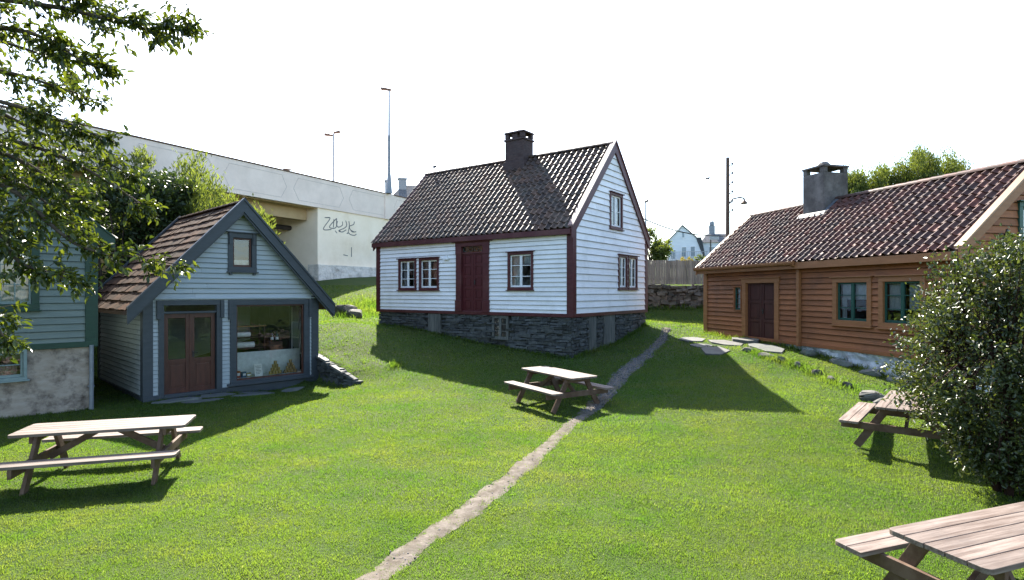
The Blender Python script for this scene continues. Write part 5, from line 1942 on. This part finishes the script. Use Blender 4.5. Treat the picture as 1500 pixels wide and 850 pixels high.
def tree(label, x, y, z0, trunk_h, clumps, n_leaf, leaf_s, mat, name='tree', cat='tree', group=None, bark='bark', r0=.16, updir=.0, wid=.4, tall=1.3, spread=.5, trunks=1, crown_dirs=None):
    """clumps: list of (dx, dy, dz, r) relative to (x,y,z0)"""
    t = thing(name, label, cat, (x, y, z0), 0, group)
    mb = MB()
    for k in range(trunks):
        off = Vector((random.uniform(-.3, .3), random.uniform(-.2, .2), 0)) * (trunks > 1)
        top = Vector((random.uniform(-.2, .2), random.uniform(-.2, .2), trunk_h)) + off
        mb.tube([off + Vector((0, 0, -.3)), off * 1.1 + Vector((.03, .02, trunk_h * .5)), top], r0, r0 * .7, n=9)
        for i, (dx, dy, dz, r) in enumerate(clumps):
            if i % trunks == k:
                e = Vector((dx, dy, dz + r * .3))
                m_ = top.lerp(e, .5) + Vector((random.uniform(-.2, .2), random.uniform(-.2, .2), .15))
                mb.tube([top - Vector((0, 0, .15)), m_, e], r0 * .5, r0 * .08, n=6)
    mb.build('trunk', M[bark], t, smooth=True)
    cl = np.array(clumps, float)
    wts = cl[:, 3] ** 2
    ci = rng.choice(len(cl), n_leaf, p=wts / wts.sum())
    u = unit(n_leaf) * (rng.random(n_leaf) ** .45)[:, None]
    # sub-tufts: pull leaves toward random twig tips for uneven light and dark masses
    ntuft = max(8, n_leaf // 28)
    tc_ = rng.choice(len(cl), ntuft, p=wts / wts.sum())
    tuft = cl[tc_, :3] + unit(ntuft) * (rng.random(ntuft) ** .35)[:, None] * cl[tc_, 3][:, None] * np.array([1, 1, tall])
    ti = rng.integers(0, ntuft, n_leaf)
    ts = cl[tc_[ti], 3] * spread
    P = tuft[ti] + rng.normal(0, 1, (n_leaf, 3)) * ts[:, None] * .34 * np.array([1, 1, 1 + updir])
    D = unit(n_leaf) + np.array([0, 0, updir * 1.6])
    Nn = unit(n_leaf) + np.array([0, 0, .6])
    S = leaf_s * rng.uniform(.6, 1.35, n_leaf)
    leaves('crown', P, D, Nn, S, mat, t, wid=wid, simple=True)
    return t


# willow behind the shop, ragged upright shoots
p = at(290, 380, 23)
wz = g1(p.x, p.y)
cl = []
for k in range(34):
    px, Y = random.uniform(185, 395), random.uniform(21.5, 25)
    # crown outline from the picture: high in the middle, low at the ends
    top = 240 + 70 * abs((px - 285) / 110) ** 2.2
    q_ = at(px, top + 18 + random.random() ** .8 * 110, Y)
    cl.append((q_.x - p.x, q_.y - p.y, q_.z - wz, random.uniform(.45, .8)))
for k in range(26):
    q_ = at(random.uniform(190, 385), random.uniform(335, 420), random.uniform(21.5, 23.5))
    cl.append((q_.x - p.x, q_.y - p.y, q_.z - wz, random.uniform(.5, .8)))
tree('bushy yellow green willow rising behind the small blue shop', p.x, p.y, wz, 1.6, cl, 46000, .21, M['willow_leaf'], updir=.9, wid=.26, tall=1.5, spread=.55, trunks=3, r0=.12)
# dark shrub mass between green house and shop
p = at(180, 400, 20.5)
cl = []
for k in range(34):
    q_ = at(random.uniform(105, 270), random.uniform(272, 470), random.uniform(19.8, 22))
    cl.append((q_.x - p.x, q_.y - p.y, q_.z - g1(p.x, p.y), random.uniform(.5, .9)))
tree('dark leafy tree between the mint green house and the shop roof', p.x, p.y, g1(p.x, p.y), 1.2, cl, 30000, .17, M['dark_leaf'], wid=.45, trunks=2, r0=.12)
# thin sprig tree on the left against the bridge
p = at(178, 300, 26)
cl = []
for k in range(10):
    q_ = at(random.uniform(140, 215), random.uniform(240, 330), random.uniform(25, 27))
    cl.append((q_.x - p.x, q_.y - p.y, q_.z - g1(p.x, p.y), random.uniform(.4, .8)))
tree('thin pale willow left of the bushy one against the bridge', p.x, p.y, g1(p.x, p.y), 2.0, cl, 6500, .2, M['willow_leaf'], updir=.9, wid=.26, tall=1.5, trunks=2, r0=.1)
# trees beyond the brown roof
for (x0, x1, tops, Y, lab, nl) in ((1238, 1300, (262, 256, 250), 33, 'leafy tree behind the brown roof just right of its chimney', 4200),
                                   (1300, 1348, (250, 255), 34, 'feathery low tree behind the middle of the brown roof ridge', 2600),
                                   (1340, 1372, (232, 238), 33, 'tallest pointed tree behind the brown roof ridge', 2600),
                                   (1374, 1416, (241, 240, 247), 34, 'sparse tree behind the right part of the brown roof ridge', 2400)):
    p = at((x0 + x1) / 2, 330, Y)
    z0 = g1(p.x, p.y)
    cl = []
    for k in range(26):
        f = random.random()
        tp = tops[min(int(f * len(tops)), len(tops) - 1)]
        q_ = at(x0 + (x1 - x0) * f, tp + 6 + random.random() ** 1.7 * 46, Y + random.uniform(-1, 1))
        cl.append((q_.x - p.x, q_.y - p.y, q_.z - z0, random.uniform(.22, .42)))
    tree(lab, p.x, p.y, z0, 2.5, cl, nl * 4, .14, M['young_leaf'], updir=1.5, wid=.34, tall=2.0, spread=.95, group='trees behind the brown house')
# tree behind white gable / fence
p = at(955, 380, 36)
z0 = g1(p.x, p.y)
cl = []
for k in range(14):
    q_ = at(random.uniform(925, 974), 345 + random.random() * 45, random.uniform(35, 37))
    q2 = max(345, 345 + (q_.x / q_.y * F + 750 - 955) * 1.2)
    cl.append((q_.x - p.x, q_.y - p.y, q_.z - z0 - max(0, (q2 - 345) / F * 36 * .5), random.uniform(.35, .6)))
tree('round green tree above the plank fence beside the white gable', p.x, p.y, z0, 1.0, cl, 9000, .18, M['young_leaf'], wid=.5, trunks=2, r0=.1)
# flowering bank above fence
p = at(1010, 390, 31)
cl = [(random.uniform(-1.1, 1.3), random.uniform(-.3, .3), random.uniform(.2, .55), .24) for k in range(12)]
z0 = at(1010, 398, 31).z + .30
tree('yellow flowering shrub showing above the plank fence', p.x, p.y, z0 - .3, .3, cl, 2600, .10, M['yellow_leaf'], name='flowering_shrub', cat='shrub', wid=.6, r0=.03)
p = at(1038, 385, 33)
cl = [(random.uniform(-.5, .9), random.uniform(-.3, .3), random.uniform(.2, 1.3), .34) for k in range(10)]
tree('green shrub between the fence and the left end of the brown roof', p.x, p.y, at(1038, 396, 33).z - .4, .4, cl, 2600, .13, M['young_leaf'], name='shrub', cat='shrub', wid=.5, r0=.04)

# ---- glossy bush on the right
bc = Vector((6.62, 7.4))
bz = g1(bc.x, bc.y)
bush = thing('bush', 'large glossy dark green bush at the right edge of the lawn', 'bush', (bc.x, bc.y, bz))
nt_ = 1300
u = unit(nt_)
u = u[u[:, 2] > -.92]
nt_ = len(u)
# egg shape: wide above, narrow at the foot
def egg(u, k=1.0):
    z = 1.62 + u[:, 2] * 1.72
    f = np.clip(.60 + .52 * np.clip(z / 1.7, 0, 1), 0, 1.0)
    f = np.where(z > 1.9, 1.0, f)
    lump = 1 + .10 * np.sin(u[:, 0] * 5 + u[:, 2] * 4) + .08 * np.sin(u[:, 1] * 9 + u[:, 2] * 7)
    return np.c_[u[:, 0] * 1.35 * f * lump * k, u[:, 1] * 1.15 * f * lump * k, z + 0 * lump]
rad = np.clip(rng.normal(.92, .12, nt_), .5, 1.14)
tips = egg(u, 1.0) * 1.0
tips[:, :2] *= rad[:, None]
mb = MB()
stem0 = []
for k in range(7):
    a = k / 7 * 6.28
    b0 = Vector((.22 * math.cos(a), .16 * math.sin(a), -.1))
    b1 = Vector((.5 * math.cos(a + .3), .45 * math.sin(a + .3), 1.0))
    b2 = Vector((.75 * math.cos(a + .2), .65 * math.sin(a + .2), 2.0))
    mb.tube([b0, (b0 + b1) / 2 + Vector((.05, .04, 0)), b1, b2], .055, .015, n=8)
    stem0.append((b1, b2))
for k in range(0, nt_, 3):
    e = Vector(tips[k])
    b1, b2 = min(stem0, key=lambda s: (s[0].lerp(s[1], .5) - e).length)
    s0 = b1.lerp(b2, random.random())
    mb.tube([s0, s0.lerp(e, .5) + Vector((0, 0, .08)), e], .012, .004, n=4, caps=False)
mb.build('stems', M['red_bark'], bush, smooth=True)
pl = 34
TI = np.repeat(np.arange(nt_), pl)
out = tips - np.array([0, 0, 1.3])
out /= np.linalg.norm(out, axis=1)[:, None]
tl_ = rng.uniform(.0, 1, len(TI))
P = tips[TI] - out[TI] * (tl_ * .34)[:, None] + rng.normal(0, .062, (len(TI), 3))
D = out[TI] * .6 + unit(len(TI)) * .9 + np.array([0, 0, .25])
Nn = unit(len(TI)) * .9 + out[TI] * .5 + np.array([0, 0, .7])
keep = P[:, 2] > .12
leaves('foliage', P[keep], D[keep], Nn[keep], rng.uniform(.038, .074, keep.sum()), M['bush_leaf'], bush, wid=.55, fold=.12)

# ---- foreground tree on the left: trunk outside the frame, limbs reach in
ft = thing('tree', 'near tree reaching leafy branches into the upper left corner', 'tree', (-7.4, 5.4, 0))
TO = Vector((-7.4, 5.4, 0))
mb = MB()
mb.tube([(0, 0, -.2), (.05, .0, 1.2), (.0, .05, 2.4), (.1, .0, 3.6), (.15, .05, 5.2)], .20, .10, n=12)
br_px = [  # start height on trunk, path in picture coordinates (px, py) with distance
    (4.9, [(-220, -40, 5.3), (-60, -10, 5.1), (90, 12, 5.0), (165, 30, 4.9), (232, 36, 4.8), (278, 40, 4.75)]),
    (4.7, [(-260, -10, 5.2), (-90, 30, 5.2), (30, 45, 5.2), (80, 65, 5.1), (125, 92, 5.1), (155, 100, 5.1)]),
    (4.4, [(-250, 60, 5.3), (-80, 90, 5.4), (20, 108, 5.5), (90, 130, 5.5), (150, 150, 5.5)]),
    (5.1, [(-200, -90, 5.0), (-50, -50, 5.0), (40, -20, 5.0), (120, 2, 5.0)]),
    (4.0, [(-250, 120, 5.1), (-70, 135, 5.0), (40, 160, 4.9), (110, 185, 4.9), (160, 207, 4.85)]),
    (3.7, [(-250, 180, 5.4), (-60, 195, 5.5), (50, 215, 5.6), (130, 250, 5.6), (190, 288, 5.6), (215, 305, 5.6)]),
    (3.3, [(-260, 230, 5.0), (-80, 250, 5.0), (20, 280, 5.0), (75, 330, 5.0), (120, 362, 5.0), (180, 374, 5.0), (262, 388, 5.0)]),
    (3.0, [(-270, 270, 4.8), (-90, 300, 4.8), (-10, 340, 4.8), (30, 385, 4.8), (75, 400, 4.8), (116, 416, 4.8)]),
    (2.6, [(-290, 330, 4.7), (-120, 380, 4.7), (-50, 430, 4.7), (-10, 470, 4.7), (8, 500, 4.7)]),
    (3.6, [(-250, 170, 6.2), (-80, 180, 6.2), (30, 230, 6.2), (95, 300, 6.2), (130, 345, 6.2)]),
    (4.3, [(-250, 40, 6.2), (-60, 50, 6.2), (60, 80, 6.2), (110, 120, 6.2)]),
    (3.8, [(-230, 150, 5.2), (-60, 205, 5.2), (30, 235, 5.2), (80, 268, 5.2), (120, 300, 5.2)]),
    (3.5, [(-240, 190, 5.9), (-70, 240, 5.9), (20, 262, 5.9), (70, 300, 5.9), (105, 335, 5.9)]),
    (3.2, [(-240, 240, 5.4), (-90, 290, 5.4), (-10, 310, 5.4), (40, 350, 5.4)]),
    (3.9, [(-230, 100, 5.8), (-40, 150, 5.9), (60, 195, 6.0), (150, 235, 6.0), (200, 262, 6.0)]),
]
LP, LD, LN = [], [], []
for bi, (hz0, path) in enumerate(br_px):
    pts = [Vector((.05, .02, hz0 - .9))] + [at(a, b, Y) - TO for a, b, Y in path]
    S_ = spline([tuple(q_) for q_ in pts], 12 * len(pts))
    mb.tube([Vector(q_) for q_ in S_[::2]], .035, .005, n=6)
    seg = np.gradient(S_, axis=0)
    n_ = len(S_)
    ln = np.linalg.norm(np.diff(S_, axis=0), axis=1).sum()
    dens = 24 if bi in (0, 1, 3) else 18
    for k in range(int(ln * dens)):
        f = rng.uniform(.22, 1.0)
        i = min(int(f * (n_ - 1)), n_ - 2)
        b0 = S_[i] + rng.normal(0, .05, 3) * (1.3 - f)
        d0 = seg[i] / np.linalg.norm(seg[i])
        sd_ = unit(1)[0]
        dd = d0 * .8 + sd_ * .8 + np.array([0, 0, -.05])
        dd /= np.linalg.norm(dd)
        L2 = rng.uniform(.10, .44) * (1.2 - .75 * f)
        if k % 2 == 0:
            mb.tube([Vector(b0), Vector(b0 + dd * L2)], .004, .002, n=4, caps=False)
        for j in range(int(4 + L2 * 26)):
            g_ = rng.uniform(.1, 1.05)
            LP.append(b0 + dd * L2 * g_ + rng.normal(0, .015, 3))
            LD.append(dd * .7 + unit(1)[0] * .8 + np.array([0, 0, -.35]))
            LN.append(unit(1)[0] * .7 + np.array([0, 0, 1.0]))
    for j in range(10):                                       # tip
        LP.append(S_[-1] + rng.normal(0, .025, 3)); LD.append(seg[-1] / np.linalg.norm(seg[-1]) + unit(1)[0] * .6); LN.append(unit(1)[0] * .6 + np.array([0, 0, 1.0]))
mb.build('trunk', M['bark'], ft, smooth=True)
n_ = 15000  # unseen rest of the crown, added to block skylight from the left
u_ = unit(n_) * (rng.random(n_) ** .4)[:, None]
tuf = unit(420) * (rng.random(420) ** .35)[:, None]
u_ = tuf[rng.integers(0, 420, n_)] + rng.normal(0, .085, (n_, 3))
cp = np.array([-8.8, 4.0, 5.3]) + u_ * np.array([3.2, 3.6, 2.9])
cp = cp[(cp[:, 0] < -.98 * np.maximum(cp[:, 1], 0) - .25) | (cp[:, 2] > 2.7 + .58 * np.maximum(cp[:, 1], .2))]
cp = cp[cp[:, 2] > 2.2] - np.array(TO)
n_ = len(cp)
LP += list(cp); LD += list(unit(n_) + np.array([0, 0, -.3])); LN += list(unit(n_) * .7 + np.array([0, 0, 1.0]))
LP, LD, LN = np.array(LP), np.array(LD), np.array(LN)
SZ_ = rng.uniform(.045, .09, len(LP))
SZ_[-n_:] *= 2.0
leaves('crown', LP, LD, LN, SZ_, M['cherry_leaf'], ft, wid=.46, fold=.12)

# ------------------------------------------------------------------ grass
mgr, nt, N, L, B = nodes('grass_blade')
a = N.new('ShaderNodeAttribute'); a.attribute_name = 'rnd'
rp = ramp(N, [(0, (.027, .047, .008)), (.5, (.041, .068, .012)), (.9, (.056, .086, .019)), (1, (.11, .12, .07))])
L.new(a.outputs['Fac'], rp.inputs[0])
tc = N.new('ShaderNodeTexCoord')
n2 = N.new('ShaderNodeTexNoise'); n2.inputs['Scale'].default_value = .55; n2.inputs['Detail'].default_value = 6; n2.inputs['Roughness'].default_value = .65
L.new(tc.outputs['Object'], n2.inputs['Vector'])
r2 = ramp(N, [(.34, (.66, .88, .75)), (.5, (1, 1, 1)), (.68, (1.28, 1.08, 1.2))])
L.new(n2.outputs[0], r2.inputs[0])
mx = N.new('ShaderNodeMixRGB'); mx.blend_type = 'MULTIPLY'; mx.inputs[0].default_value = 1
L.new(rp.outputs[0], mx.inputs[1]); L.new(r2.outputs[0], mx.inputs[2])
n4 = N.new('ShaderNodeTexNoise'); n4.inputs['Scale'].default_value = .42; n4.inputs['Detail'].default_value = 7; n4.inputs['Roughness'].default_value = .7
mp4 = N.new('ShaderNodeMapping'); mp4.inputs['Location'].default_value = (13.0, 4.0, 0)
L.new(tc.outputs['Object'], mp4.inputs[0]); L.new(mp4.outputs[0], n4.inputs['Vector'])
r4 = ramp(N, [(.53, (0, 0, 0)), (.70, (.62, .62, .62))]); L.new(n4.outputs[0], r4.inputs[0])
mx4 = N.new('ShaderNodeMixRGB'); L.new(r4.outputs[0], mx4.inputs[0]); L.new(mx.outputs[0], mx4.inputs[1]); mx4.inputs[2].default_value = (.088, .090, .036, 1)
mx = mx4
L.new(mx.outputs[0], B.inputs['Base Color'])
B.inputs['Roughness'].default_value = .42; B.inputs['Specular IOR Level'].default_value = .5
t = N.new('ShaderNodeBsdfTranslucent')
m2 = N.new('ShaderNodeMixRGB'); m2.blend_type = 'MULTIPLY'; m2.inputs[0].default_value = 1; m2.inputs[2].default_value = (4.0, 4.0, 1.6, 1)
L.new(mx.outputs[0], m2.inputs[1]); L.new(m2.outputs[0], t.inputs[0])
ms = N.new('ShaderNodeMixShader'); ms.inputs[0].default_value = .58
L.new(B.outputs[0], ms.inputs[1]); L.new(t.outputs[0], ms.inputs[2]); L.new(ms.outputs[0], N['Material Output'].inputs[0])


def inside(x, y, org, ax, ay, l, wd, m=.06):
    u = (x - org.x) * ax.x + (y - org.y) * ax.y
    v = (x - org.x) * ay.x + (y - org.y) * ay.y
    return (u > -m) & (u < l + m) & (v > -m) & (v < wd + m)


def scatter(y0, y1, dens, hgt, wdt):
    A = 1.02 * (y1 ** 2 - y0 ** 2)
    n = int(A * dens)
    y = np.sqrt(rng.uniform(y0 ** 2, y1 ** 2, n))
    x = rng.uniform(-1.02, 1.02, n) * y
    k = ~inside(x, y, wo, WX, WY, WL, WW) & ~inside(x, y, sorg, SX, SY, SL, SW) & ~inside(x, y, gorg, SX, SY, GL, GWd) & ~inside(x, y, borg, BX, BY, BL, BW)
    for ex_, ey_, er in EXC:
        k &= (x - ex_) ** 2 + (y - ey_) ** 2 > (er * .85) ** 2
    x, y = x[k], y[k]
    # path: distance to polyline samples
    d = np.full(len(x), 9.0)
    wloc = np.zeros(len(x))
    for i in range(0, 260, 3):
        dd = np.hypot(x - PS[i, 0], y - PS[i, 1])
        c = dd < d
        d[c] = dd[c]
        wloc[c] = min(wl[i], wr[i])
    k = (d > wloc * .88 + rng.normal(0, .045, len(x))) | (rng.random(len(x)) < .05)
    x, y = x[k], y[k]
    return x, y, np.full(len(x), hgt), np.full(len(x), wdt)


parts = [scatter(3.6, 7, 7500, .026, .0055), scatter(7, 11, 4200, .029, .0072), scatter(11, 17, 1900, .034, .010), scatter(17, 33, 420, .046, .018)]


def along(a, b, n, spread, h, wdt):
    t_ = rng.random(n)
    d_ = Vector((b[0] - a[0], b[1] - a[1]))
    nn_ = Vector((d_.y, -d_.x)).normalized()
    s = np.abs(rng.normal(0, spread, n)) + .03
    return a[0] + d_.x * t_ + nn_.x * s, a[1] + d_.y * t_ + nn_.y * s, np.full(n, h) * rng.uniform(.5, 1.3, n), np.full(n, wdt)


wc = wo + WX * WL
parts += [along(wo, wc, 2600, .10, .12, .012), along(wc, wc + WY * WW, 1800, .10, .13, .012), along(sorg, sorg + SX * SL, 500, .05, .07, .010),
          along(gorg, gorg + SX * GL, 900, .06, .07, .010), along(borg, borg + BX * BL, 2200, .12, .13, .012),
          along((FA.x, FA.y), (FB.x, FB.y), 2500, .15, .22, .02)]
# longer grass on the terrace bank
e0 = [(p_.x, p_.y) for p_, s_ in edge] + [(at(1284, 582, 11.9).x, at(1284, 582, 11.9).y)]
for a_, b_ in zip(e0, e0[1:]):
    n_ = 420
    t_ = rng.random(n_)
    parts.append((a_[0] + (b_[0] - a_[0]) * t_ + rng.normal(0, .13, n_), a_[1] + (b_[1] - a_[1]) * t_ + rng.normal(0, .13, n_), rng.uniform(.05, .14, n_), np.full(n_, .012)))
# rank grass on the bank behind the shop
n_ = 5000
q0 = at(535, 430, 27)
parts.append((q0.x + rng.normal(0, .8, n_), q0.y + rng.normal(0, 1.2, n_), rng.uniform(.1, .35, n_), np.full(n_, .02)))
n_ = 350
q0 = at(579, 546, 17.2)
parts.append((q0.x + rng.normal(0, .12, n_), q0.y + rng.normal(0, .12, n_), rng.uniform(.05, .16, n_), np.full(n_, .012)))
X = np.concatenate([p_[0] for p_ in parts]); Y = np.concatenate([p_[1] for p_ in parts])
H = np.concatenate([p_[2] for p_ in parts]); Wb = np.concatenate([p_[3] for p_ in parts])
n = len(X)
Zg = gz(X, Y) - .004
# clumpy height: mown but uneven
def vnoise(x, y, s, seed):
    r_ = np.random.default_rng(seed)
    T = r_.random((256, 256))
    u, v = x / s + 1000, y / s + 1000
    i, j = np.floor(u).astype(int), np.floor(v).astype(int)
    f, g = u - i, v - j
    f, g = f * f * (3 - 2 * f), g * g * (3 - 2 * g)
    q = lambda a, b: T[a % 256, b % 256]
    return (q(i, j) * (1 - f) + q(i + 1, j) * f) * (1 - g) + (q(i, j + 1) * (1 - f) + q(i + 1, j + 1) * f) * g


far = np.clip((Y - 5) / 12, 0, 1)
cl_ = .45 * vnoise(X, Y, .07, 1) + .35 * vnoise(X, Y, .19, 2) + .2 * vnoise(X, Y, .6, 3)
cl_ = np.clip((cl_ - .28) / .44, 0, 1)
H = H * rng.uniform(.6, 1.25, n) * (.62 + .6 * cl_)
th_ = rng.uniform(0, 2 * math.pi, n)
lean = rng.uniform(.1, .95, n)
la_ = rng.uniform(0, 2 * math.pi, n)
Bx, By = np.cos(th_) * Wb / 2, np.sin(th_) * Wb / 2
P0 = np.c_[X - Bx, Y - By, Zg]
P1 = np.c_[X + Bx, Y + By, Zg]
Mx, My = X + np.cos(la_) * H * lean * .35, Y + np.sin(la_) * H * lean * .35
P2 = np.c_[Mx + Bx * .8, My + By * .8, Zg + H * .62]
P3 = np.c_[Mx - Bx * .8, My - By * .8, Zg + H * .62]
P4 = np.c_[X + np.cos(la_) * H * lean, Y + np.sin(la_) * H * lean, Zg + H]
V_ = np.stack([P0, P1, P2, P3, P4], 1).reshape(-1, 3)
b = np.arange(n)[:, None] * 5
Fc = np.concatenate([b + np.array([[0, 1, 2]]), b + np.array([[0, 2, 3]]), b + np.array([[3, 2, 4]])], 1).reshape(-1, 3)
rr_ = np.clip(.14 + .22 * rng.random(n) + .26 * cl_ + .30 * vnoise(X, Y, 1.3, 5), 0, .93)
rr_[rng.random(n) < .006] = 1.0
tag(npmesh('grass', V_, Fc, mgr, rnd=np.repeat(rr_, 3)), kind='stuff')
print('grass blades', n, 'bush leaves', keep.sum(), 'tree leaves', len(LP))
